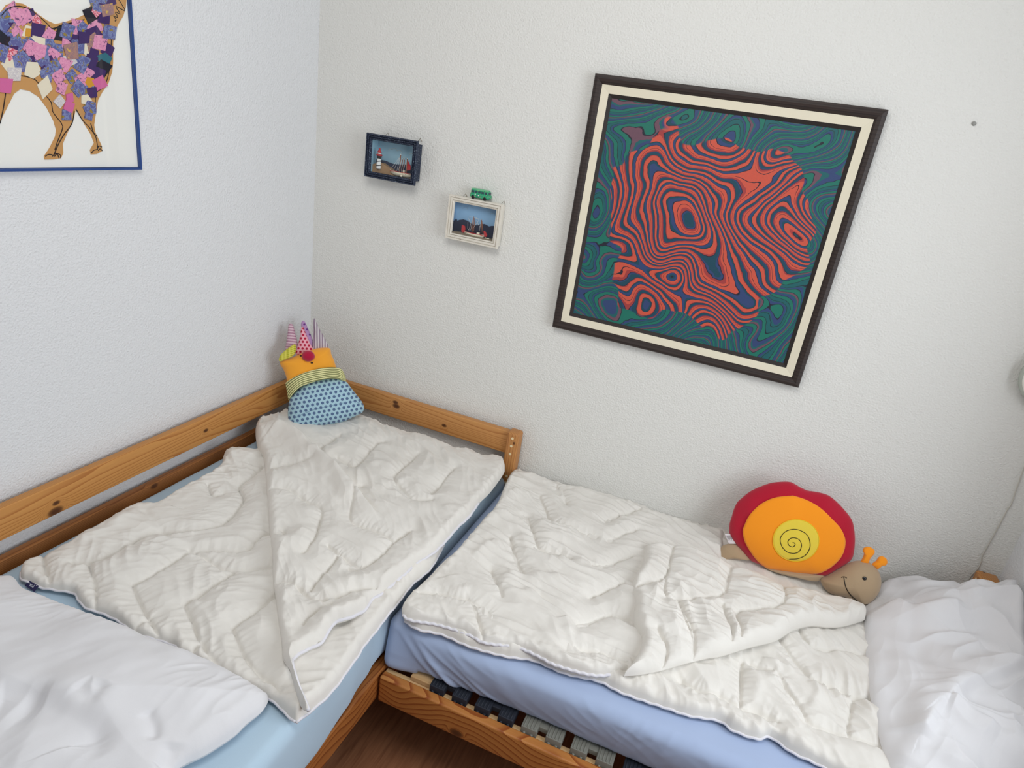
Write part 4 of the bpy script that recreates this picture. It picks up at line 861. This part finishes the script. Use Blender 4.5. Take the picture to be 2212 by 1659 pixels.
# ------------------------------------------------------------------ shadow boxes
def m_paintwood(name, col, wear, sc_, thr):
    mt, nt, b = newmat(name); setc(b, lin(col), .6, .3); p_ = pos(nt)
    n_ = noise(nt, mapping(nt, p_, (1, 1, 1)), sc_, 3, .6, .3)
    nt.links.new(ramp(nt, n_.outputs[0], [(thr, lin(col)), (thr+.05, lin(wear))]), b.inputs['Base Color']); bump(nt, b, n_.outputs[0], .3, .001); return mt
m_navyw = m_paintwood('navy_limed_wood', (38, 46, 66), (128, 138, 152), 330, .585)
m_whitew = m_paintwood('white_worn_wood', (222, 216, 204), (170, 156, 140), 120, .66)
m_wire = plain('wire_brass', (120, 100, 70), .4, .5, metal=.7)
m_sky1 = plain('sky_board', (146, 184, 202), .8); m_sky2 = plain('sky_board_blue', (136, 176, 210), .8)
m_hill = plain('hill_navy', (48, 58, 82), .85); m_hill2 = plain('hill_dark', (38, 44, 66), .85); m_sand = m_cloth('sand', (160, 130, 98), fine=900, fs=.9, wr=.3, sheen=0); m_sand2 = m_cloth('sand_grey', (122, 112, 98), fine=900, fs=.9, wr=.3, sheen=0)
m_cl1 = plain('cloud_line', (196, 208, 206), .8); m_cl2 = plain('cloud_line_pale', (170, 196, 212), .8)
m_cream = plain('boat_cream', (222, 214, 190), .6); m_bred = plain('boat_red', (178, 48, 52), .6); m_mast = plain('mast_wood', (140, 88, 62), .6); m_thread = plain('thread_white', (214, 210, 206), .8); m_white = plain('gloss_white', (232, 234, 230), .4); m_blk = plain('gloss_black', (30, 30, 34), .4)
def ribbon(wall_pts, y0, y1, mb, mi=0):
    """closed polygon in (x,z) given thickness in y"""
    bm = bmesh.new(); vs = [bm.verts.new((p[0], y1, p[1])) for p in wall_pts]; f = bm.faces.new(vs); f.normal_update(); bmesh.ops.triangulate(bm, faces=[f]); bm.verts.index_update()
    V = [tuple(v.co) for v in bm.verts]; n = len(wall_pts); F = [tuple(v.index for v in q.verts) for q in bm.faces]; bm.free()
    mb.add(V+[(v[0], y0, v[2]) for v in V], F+[(i, n+i, n+(i+1) % n, (i+1) % n) for i in range(n)]+[tuple(n+i for i in f[::-1]) for f in F], mi)
def hull(mb, x0, x1, zb, zt, yc, wd_, sheer, mi=0, bow=.25):
    V = []; F = []; K = 16; J = 9
    for i in range(K):
        t = i/(K-1); x_ = x0+(x1-x0)*t; s = max(.02, (1-abs(2*t-1)**3)); top = zt+sheer*(2*t-1)**2
        inset = (x1-x0)*.06*(1 if t > .5 else -1)*abs(2*t-1)**2
        for j in range(J):
            a = math.pi*j/(J-1); V.append((x_-inset*math.sin(a), yc+wd_*s*math.cos(a)*(.6+.4*(1-math.sin(a))), top-(top-zb)*math.sin(a)*(.55+.45*s)))
    for i in range(K-1):
        for j in range(J-1): F.append((i*J+j, i*J+j+1, (i+1)*J+j+1, (i+1)*J+j))
    F += [(i*J, (i+1)*J, (i+1)*J+J-1, i*J+J-1) for i in range(K-1)]
    mb.add(V, F, mi)
def shadowbox(label, x0, x1, z0, z1, yf, bx, fprof, mw, wires, mwr):
    root = empty('shadow_box', ((x0+x1)/2, -.01, z0), label, 'shadow box picture')
    fw = fprof[-1][0]
    f = MB(); framemesh(f, 'back', x0, x1, z0, z1, [(0, yf-.010)]+[(i_, yf-.016+h_) for i_, h_ in fprof]+[(fw-.0005, yf-.0125), (fw-.001, yf-.013)]); f.link('frame', mw, root, smooth=False)
    b = MB(); X0, X1, Z0, Z1 = x0+bx, x1-bx, z0+bx, z1-bx; yq = -yf+.0105; I0, I1 = X0+.004, X1-.004
    b.box((X0, yq, Z0), (I0, -.003, Z1)); b.box((I1, yq, Z0), (X1, -.003, Z1)); b.box((I0, yq, Z0), (I1, -.003, Z0+.004)); b.box((I0, yq, Z1-.004), (I1, -.003, Z1)); b.box((I0, -.0049, Z0+.004), (I1, -.003, Z1-.004))
    b.link('box', mw, root, smooth=False)
    for wx in wires:
        w = MB(); w.tube([(wx-.007, -.012, z1-.002), (wx, -.010, z1+.008), (wx+.007, -.012, z1-.002)], .0009, 6); w.link('hanging_loop', mwr, root)
    return root, (X0+.004, X1-.004, Z0+.004, Z1-.004)
def liner(X0, X1, Z0, Z1, y0, mat, root):
    b = MB(); b.box((X0, y0, Z0), (X0+.0012, -.0075, Z1)); b.box((X1-.0012, y0, Z0), (X1, -.0075, Z1)); b.box((X0, y0, Z1-.0012), (X1, -.0075, Z1)); b.link('inner_lining', mat, root, smooth=False)
def cloud(mb, pts, y): mb.tube([(a, y, b) for a, b in pts], .0006, 5)
arc = lambda cx_, cz_, r_, a0_, a1_: [(cx_+r_*math.cos(t), cz_+r_*.8*math.sin(t)) for t in np.linspace(a0_, a1_, 9)]
# navy box with lighthouse
fp = [(0, .009), (.002, .016), (.005, .016), (.006, .010), (.0075, .010), (.009, .0165), (.011, .0165), (.012, .010), (.014, .010), (.0155, .0145), (.018, .0135), (.021, .005)]
root, (X0, X1, Z0, Z1) = shadowbox('navy limed shadow box with lighthouse and sailing boat, higher of the two', .258, .467, 1.551, 1.702, .062, .013, fp, m_navyw, (.315, .448), m_wire)
link('sky_panel', *rbox((X0, -.0075, Z0), (X1, -.005, Z1)), m_sky1, root, smooth=False); liner(X0, X1, Z0, Z1, -.045, m_sky1, root)
c8 = lambda a, b, y: ony(780+a/11.853, 270+b/11.853, y)
g = lambda a, b, y: (lambda p: (p[0], p[2]))(c8(a, b, y))
h_ = MB(); ribbon([g(*q, -.012) for q in ((230, 850), (400, 880), (540, 900), (620, 915), (720, 960), (830, 1000), (1000, 1010), (1240, 1010))]+[(X1, Z0), (X0, Z0)], -.009, -.014, h_); h_.link('hills', m_hill, root, smooth=False)
h_ = MB(); ribbon([g(*q, -.030) for q in ((220, 1050), (300, 1010), (380, 985), (480, 960), (560, 975), (650, 1040), (760, 1110), (850, 1180), (960, 1240), (1250, 1290))]+[(X1, Z0), (X0, Z0)], -.016, -.036, h_); h_.link('sand_dune', m_sand, root, smooth=False)
cl = MB()
for q in (arc(.345, 1.652, .012, .3, 2.9), arc(.366, 1.650, .010, -.2, 2.6), arc(.378, 1.630, .009, 0, 2.8), arc(.395, 1.629, .009, .4, 3.0), arc(.416, 1.645, .011, .3, 3), arc(.434, 1.644, .010, 0, 2.6), arc(.328, 1.650, .008, 1, 3)): cl = MB(); cloud(cl, q, -.0085); cl.link('cloud', m_cl1, root)
lb = c8(445, 1120, -.040); lt = c8(455, 590, -.040); Hh = lt[2]-lb[2]
lh = MB(); lh.lathe((0, 0, 0), [(.0086, 0), (.0092, Hh*.08), (.0085, Hh*.3), (.0078, Hh*.50)], 20); Lh = None
def place(mb, c): mb.V = [(v[0]+c[0], v[1]*.8+c[1], v[2]+c[2]) for v in mb.V]; return mb
tower = place(lh, (lb[0], -.040, lb[2])).link('lighthouse', m_white, root)
def lat(prof, mat, name): return place(MB().lathe((0, 0, 0), prof, 20), (lb[0], -.040, lb[2])).link(name, mat, tower)
lat([(.0080, Hh*.50), (.0095, Hh*.60), (.0095, Hh*.64)], m_blk, 'black_gallery')
lat([(.0112, Hh*.635), (.0118, Hh*.66), (.0112, Hh*.70), (.0080, Hh*.72)], m_bred, 'red_balcony')
lat([(.0065, Hh*.72), (.0065, Hh*.79)], m_white, 'lantern'); lat([(.0086, Hh*.79), (.0075, Hh*.84), (.0035, Hh*.92), (.0040, Hh*.96), (.0030, Hh*1.0), (.0005, Hh*1.01)], m_bred, 'red_dome')
bd = MB()
for zf in (.16, .37):
    bd.tube([(lb[0]+.0093*math.cos(t), -.040+.0078*math.sin(t), lb[2]+Hh*(zf+.03*math.cos(t))) for t in np.linspace(-3.1, 3.1, 26)], .0014, 6)
bd.link('black_band', m_blk, tower)
# sailing boat
yb = -.040; s0 = c8(735, 1180, yb); s1 = c8(1262, 1300, yb)
bx0, bx1 = s0[0], X1-.001; zt_ = (c8(1000, 1215, yb))[2]; zb_ = (c8(1000, 1310, yb))[2]
bt = MB(); hull(bt, bx0, bx1, zb_-.001, zt_, yb, .009, .004); boat = bt.link('sailing_boat', m_cream, root)
q = MB(); q.box((bx0+.004, yb-.0075, zt_+.0002), (bx1-.003, yb+.0075, zt_+.0016)); q.link('deck', m_bred, boat, smooth=False)
ms = MB(); wires_ = MB(); caps = MB()
for (a, tz) in (((985, 1180), 760), ((1035, 1190), 880), ((1085, 1190), 880), ((1160, 1210), 870)):
    pb_ = c8(a[0], a[1], yb); pt_ = c8(a[0]+8, tz, yb); ms.tube([(pb_[0], yb, zt_), (pb_[0], yb, pt_[2])], .0016, 8); caps.tube([(pb_[0], yb, pt_[2]), (pb_[0], yb, pt_[2]+.003)], .0014, 8)
ms.link('mast', m_mast, boat); caps.link('mast_cap', m_white, boat)
for a, b_ in (((980, 830), (745, 1150)), ((980, 850), (830, 1170)), ((990, 850), (915, 1180)), ((1030, 900), (950, 1190)), ((1085, 900), (1030, 1190)), ((1160, 900), (1065, 1210)), ((1165, 900), (1145, 1230)), ((1030, 900), (985, 1190))):
    p1, p2 = c8(*a, yb-.003), c8(*b_, yb-.008); wires_.tube([p1, p2], .00045, 5)
wires_.link('rigging', m_thread, boat)
sl = MB(); ribbon([g(*q, yb) for q in ((1178, 880), (1230, 970), (1270, 1060), (1262, 1160), (1178, 1165))], yb+.0006, yb-.0006, sl); sl.link('red_sail', m_bred, boat, smooth=False)
cb = MB(); pc = c8(1100, 1165, yb); cb.box((pc[0]-.003, yb-.004, zt_), (pc[0]+.003, yb+.004, zt_+.009), .0006); cb.link('cabin', m_cream, boat)
for a in (820, 895, 1055, 1135):
    ph_ = MB(); p1 = c8(a, 1240 if a < 900 else 1270, yb-.008); ph_.tube([(p1[0], yb-.0078, zt_-.0025), (p1[0], yb-.0088, zt_-.0025)], .0008, 8)
    ph_.link('porthole', m_blk, boat)
bl = MB(); pc = c8(1030, 1300, yb-.010); Vn = []; bl.lathe((pc[0], yb-.0105, zb_-.001), [(.0005, 0), (.003, .001), (.004, .004), (.003, .007), (.0005, .008)], 14); bl.link('buoy', m_cream, boat)
link('glass_pane', *rbox((.258+.0215, -.0535, 1.551+.0215), (.467-.0215, -.0525, 1.702-.0215)), M['glass'], root, smooth=False)

# white box with fishing boat
fp = [(0, .006), (.002, .014), (.0065, .014), (.0075, .009), (.0085, .009), (.0095, .012), (.016, .012), (.017, .008), (.018, .008), (.019, .0125), (.022, .0105), (.024, .004)]
root, (X0, X1, Z0, Z1) = shadowbox('worn white shadow box with red fishing boat, under the green toy van', .596, .803, 1.390, 1.545, .045, .006, fp, m_whitew, (.646, .793), m_wire)
link('sky_panel', *rbox((X0, -.0075, Z0), (X1, -.005, Z1)), m_sky2, root, smooth=False); liner(X0, X1, Z0, Z1, -.028, m_sky2, root)
c8 = lambda a, b, y: ony(950+a/11.06, 400+b/11.06, y)
h_ = MB(); ribbon([g(*q, -.011) for q in ((270, 860), (340, 850), (395, 805), (412, 860), (470, 830), (560, 820), (650, 850), (730, 910), (820, 960), (900, 960), (980, 930), (1070, 930), (1130, 965), (1170, 990), (1230, 975), (1330, 975))]+[(X1, Z0), (X0, Z0)], -.008, -.012, h_); h_.link('hills', m_hill2, root, smooth=False)
h_ = MB(); ribbon([g(*q, -.018) for q in ((250, 1130), (380, 1085), (520, 1110), (700, 1160), (900, 1220), (1300, 1290))]+[(X1, Z0), (X0, Z0)], -.013, -.036, h_); h_.link('sand_beach', m_sand2, root, smooth=False)
cl = MB()
for q in (arc(.65, 1.497, .010, .5, 2.8), arc(.668, 1.505, .011, .3, 2.9), arc(.757, 1.497, .010, .2, 2.9), arc(.775, 1.492, .008, 0, 2.5)): cl = MB(); cloud(cl, q, -.0085); cl.link('cloud', m_cl2, root)
yb = -.028; s0 = c8(555, 1130, yb); s1 = c8(1075, 1240, yb); zt_ = c8(800, 1160, yb)[2]; zb_ = c8(800, 1215, yb)[2]
bt = MB(); hull(bt, s0[0], s1[0]+.002, zb_-.003, zt_, yb, .007, .005); boat = bt.link('fishing_boat', m_cream, root)
q = MB(); q.box((s0[0]+.004, yb-.0055, zt_+.0004), (s1[0]-.002, yb+.0055, zt_+.0022)); q.link('deck', m_bred, boat, smooth=False)
for pts in (((520, 1090), (530, 960), (545, 950), (600, 975), (610, 1060), (560, 1140)), ((1060, 1190), (1050, 1090), (1080, 1090), (1130, 1190), (1120, 1230), (1075, 1240))):
    z_ = MB(); ribbon([g(*p_, yb) for p_ in pts], yb+.002, yb-.002, z_); z_.link('red_bulwark', m_bred, boat, smooth=False)
ms = MB()
for a, b_ in (((775, 1110), (815, 750)), ((740, 1070), (800, 790)), ((810, 1100), (835, 790)), ((985, 1150), (1000, 830)), ((1030, 1160), (1005, 850))): ms.tube([c8(*a, yb), c8(*b_, yb)], .0013, 7)
ms.link('mast', m_mast, boat)
wr_ = MB()
for a, b_ in (((700, 755), (800, 765)), ((800, 765), (900, 800)), ((900, 800), (1000, 820)), ((675, 770), (665, 1040)), ((665, 1040), (700, 1075)), ((690, 800), (740, 920)), ((740, 920), (700, 1060)), ((870, 780), (940, 830)), ((940, 830), (780, 1050)), ((870, 840), (960, 1010)), ((985, 870), (950, 1080)), ((800, 780), (735, 1075))): wr_.tube([c8(*a, yb-.002), c8(*b_, yb-.002)], .0005, 5)
wr_.link('rigging', m_thread, boat)
cb = MB(); pc = c8(925, 1120, yb); cb.box((pc[0]-.005, yb-.004, zt_), (pc[0]+.004, yb+.004, zt_+.008), .0006); cb.link('cabin', m_cream, boat)
dg = MB(); p1 = c8(1120, 1275, -.033); hull(dg, p1[0]-.008, p1[0]+.010, p1[2]-.003, p1[2]+.002, -.033, .0035, .002); dg.link('dinghy', m_cream, root)
link('glass_pane', *rbox((.596+.0245, -.036, 1.390+.0245), (.803-.0245, -.035, 1.545-.0245)), M['glass'], root, smooth=False)

# toy van on the white box
van = empty('toy_van', (.712, -.028, 1.545), 'small shiny green toy camper van standing on top of the white shadow box', 'toy car')
m_vg = m_floral('van_green', (40, 140, 104), (70, 172, 130), (170, 190, 120), 220); m_vg.node_tree.nodes['Principled BSDF'].inputs['Roughness'].default_value = .25
m_vt = plain('van_roof', (110, 186, 140), .35); m_vw = plain('van_glass', (40, 66, 76), .15, .6)
vx0, vx1, vy0, vy1, vz = .675, .748, -.043, -.012, 1.5475
MB().box((vx0, vy0, vz+.002), (vx1, vy1, vz+.017), .005, n=4).link('lower_body', m_vg, van)
MB().box((vx0+.002, vy0+.0015, vz+.010), (vx1-.003, vy1-.0015, vz+.029), .006, n=4).link('upper_body', m_vg, van)
MB().box((vx0+.004, vy0+.003, vz+.0265), (vx1-.007, vy1-.003, vz+.032), .0045, n=4).link('roof', m_vt, van)
for k in range(5):
    a_ = vx0+.007+k*.0122; MB().box((a_, vy0+.0008, vz+.018), (a_+.0095, vy0+.003, vz+.0255), .0008).link('side_window', m_vw, van)
MB().box((vx1-.0042, vy0+.005, vz+.018), (vx1-.0022, vy1-.005, vz+.026), .0008).link('windscreen', m_vw, van)
for xx in (vx0+.014, vx1-.014):
    for yy in (vy0+.002, vy1-.002):
        w = MB(); w.tube([(xx, yy-.0025, vz+.0035), (xx, yy+.0025, vz+.0035)], .0058, 16); w.link('wheel', m_blk, van)
for a_, z_ in ((vx0+.022, .013), (vx0+.034, .011)):
    w = MB(); w.tube([(a_, vy0-.0004, vz+z_), (a_, vy0+.001, vz+z_)], .0022, 12); w.link('flower_spot', m_white, van)

# ------------------------------------------------------------------ wall lamp at the right, its cord, wall plug
lc = ony(2283, 822, -.045); lr = np.linalg.norm(ony(2201, 822, -.045)-lc)
lamp = empty('wall_lamp', (lc[0], -.001, lc[2]-lr), 'round wall lamp with pale grey-green rim cut off by the right edge of the photo', 'lamp')
def ydisc(mb, c, prof, k=64):
    V = []; F = []
    for r_, y_ in prof:
        for j in range(k): t = 2*math.pi*j/k; V.append((c[0]+r_*math.cos(t), y_, c[2]+r_*math.sin(t)))
    for i in range(len(prof)-1):
        for j in range(k): F.append((i*k+j, i*k+(j+1) % k, (i+1)*k+(j+1) % k, (i+1)*k+j))
    F.append(tuple(range(k))[::-1]); F.append(tuple(range((len(prof)-1)*k, len(prof)*k))); mb.add(V, F); return mb
lr = min(lr, XR-.012-lc[0])
ydisc(MB(), lc, [(lr*.5, -.002), (lr*.5, -.030)]).link('lamp_base', m_white, lamp)
ydisc(MB(), lc, [(lr*.9, -.030), (lr, -.036), (lr, -.046), (lr*.94, -.050)]).link('lamp_rim', plain('rim_glass', (170, 176, 166), .25, .5), lamp)
ydisc(MB(), lc, [(lr*.94, -.047), (lr*.92, -.053), (lr*.7, -.066), (lr*.35, -.074), (lr*.02, -.076)]).link('lamp_shade', plain('opal', (232, 232, 224), .35, .4), lamp)
cp = [ony(a, b, -.006) for a, b in ((2240, 935), (2222, 985), (2211, 1013), (2199, 1047), (2186, 1085), (2183, 1092), (2176, 1101), (2166, 1120), (2150, 1150), (2132, 1182), (2122, 1200), (2120, 1212), (2112, 1228), (2099, 1242), (2093, 1252), (2089, 1266))]
cp = [np.array([lc[0]+.02, -.006, lc[2]-lr*.45])]+cp+[np.array([cp[-1][0]-.005, -.006, .50])]
V, F = tube(spline(np.array(cp), 120), .0017, 8)
tag(link('lamp_cord', V, F, plain('cord_grey', (196, 192, 182), .6)), 'thin pale cord running down the back wall to behind the right post', 'cord')
pl_ = ony(2104, 267, 0); ydisc_ = ydisc(MB(), pl_, [(.0055, 0.0), (.005, -.004), (.002, -.006)], 20)
tag(ydisc_.link('wall_plug', plain('plug_grey', (150, 150, 146), .6)), 'tiny grey wall plug to the upper right of the large painting', 'wall plug')
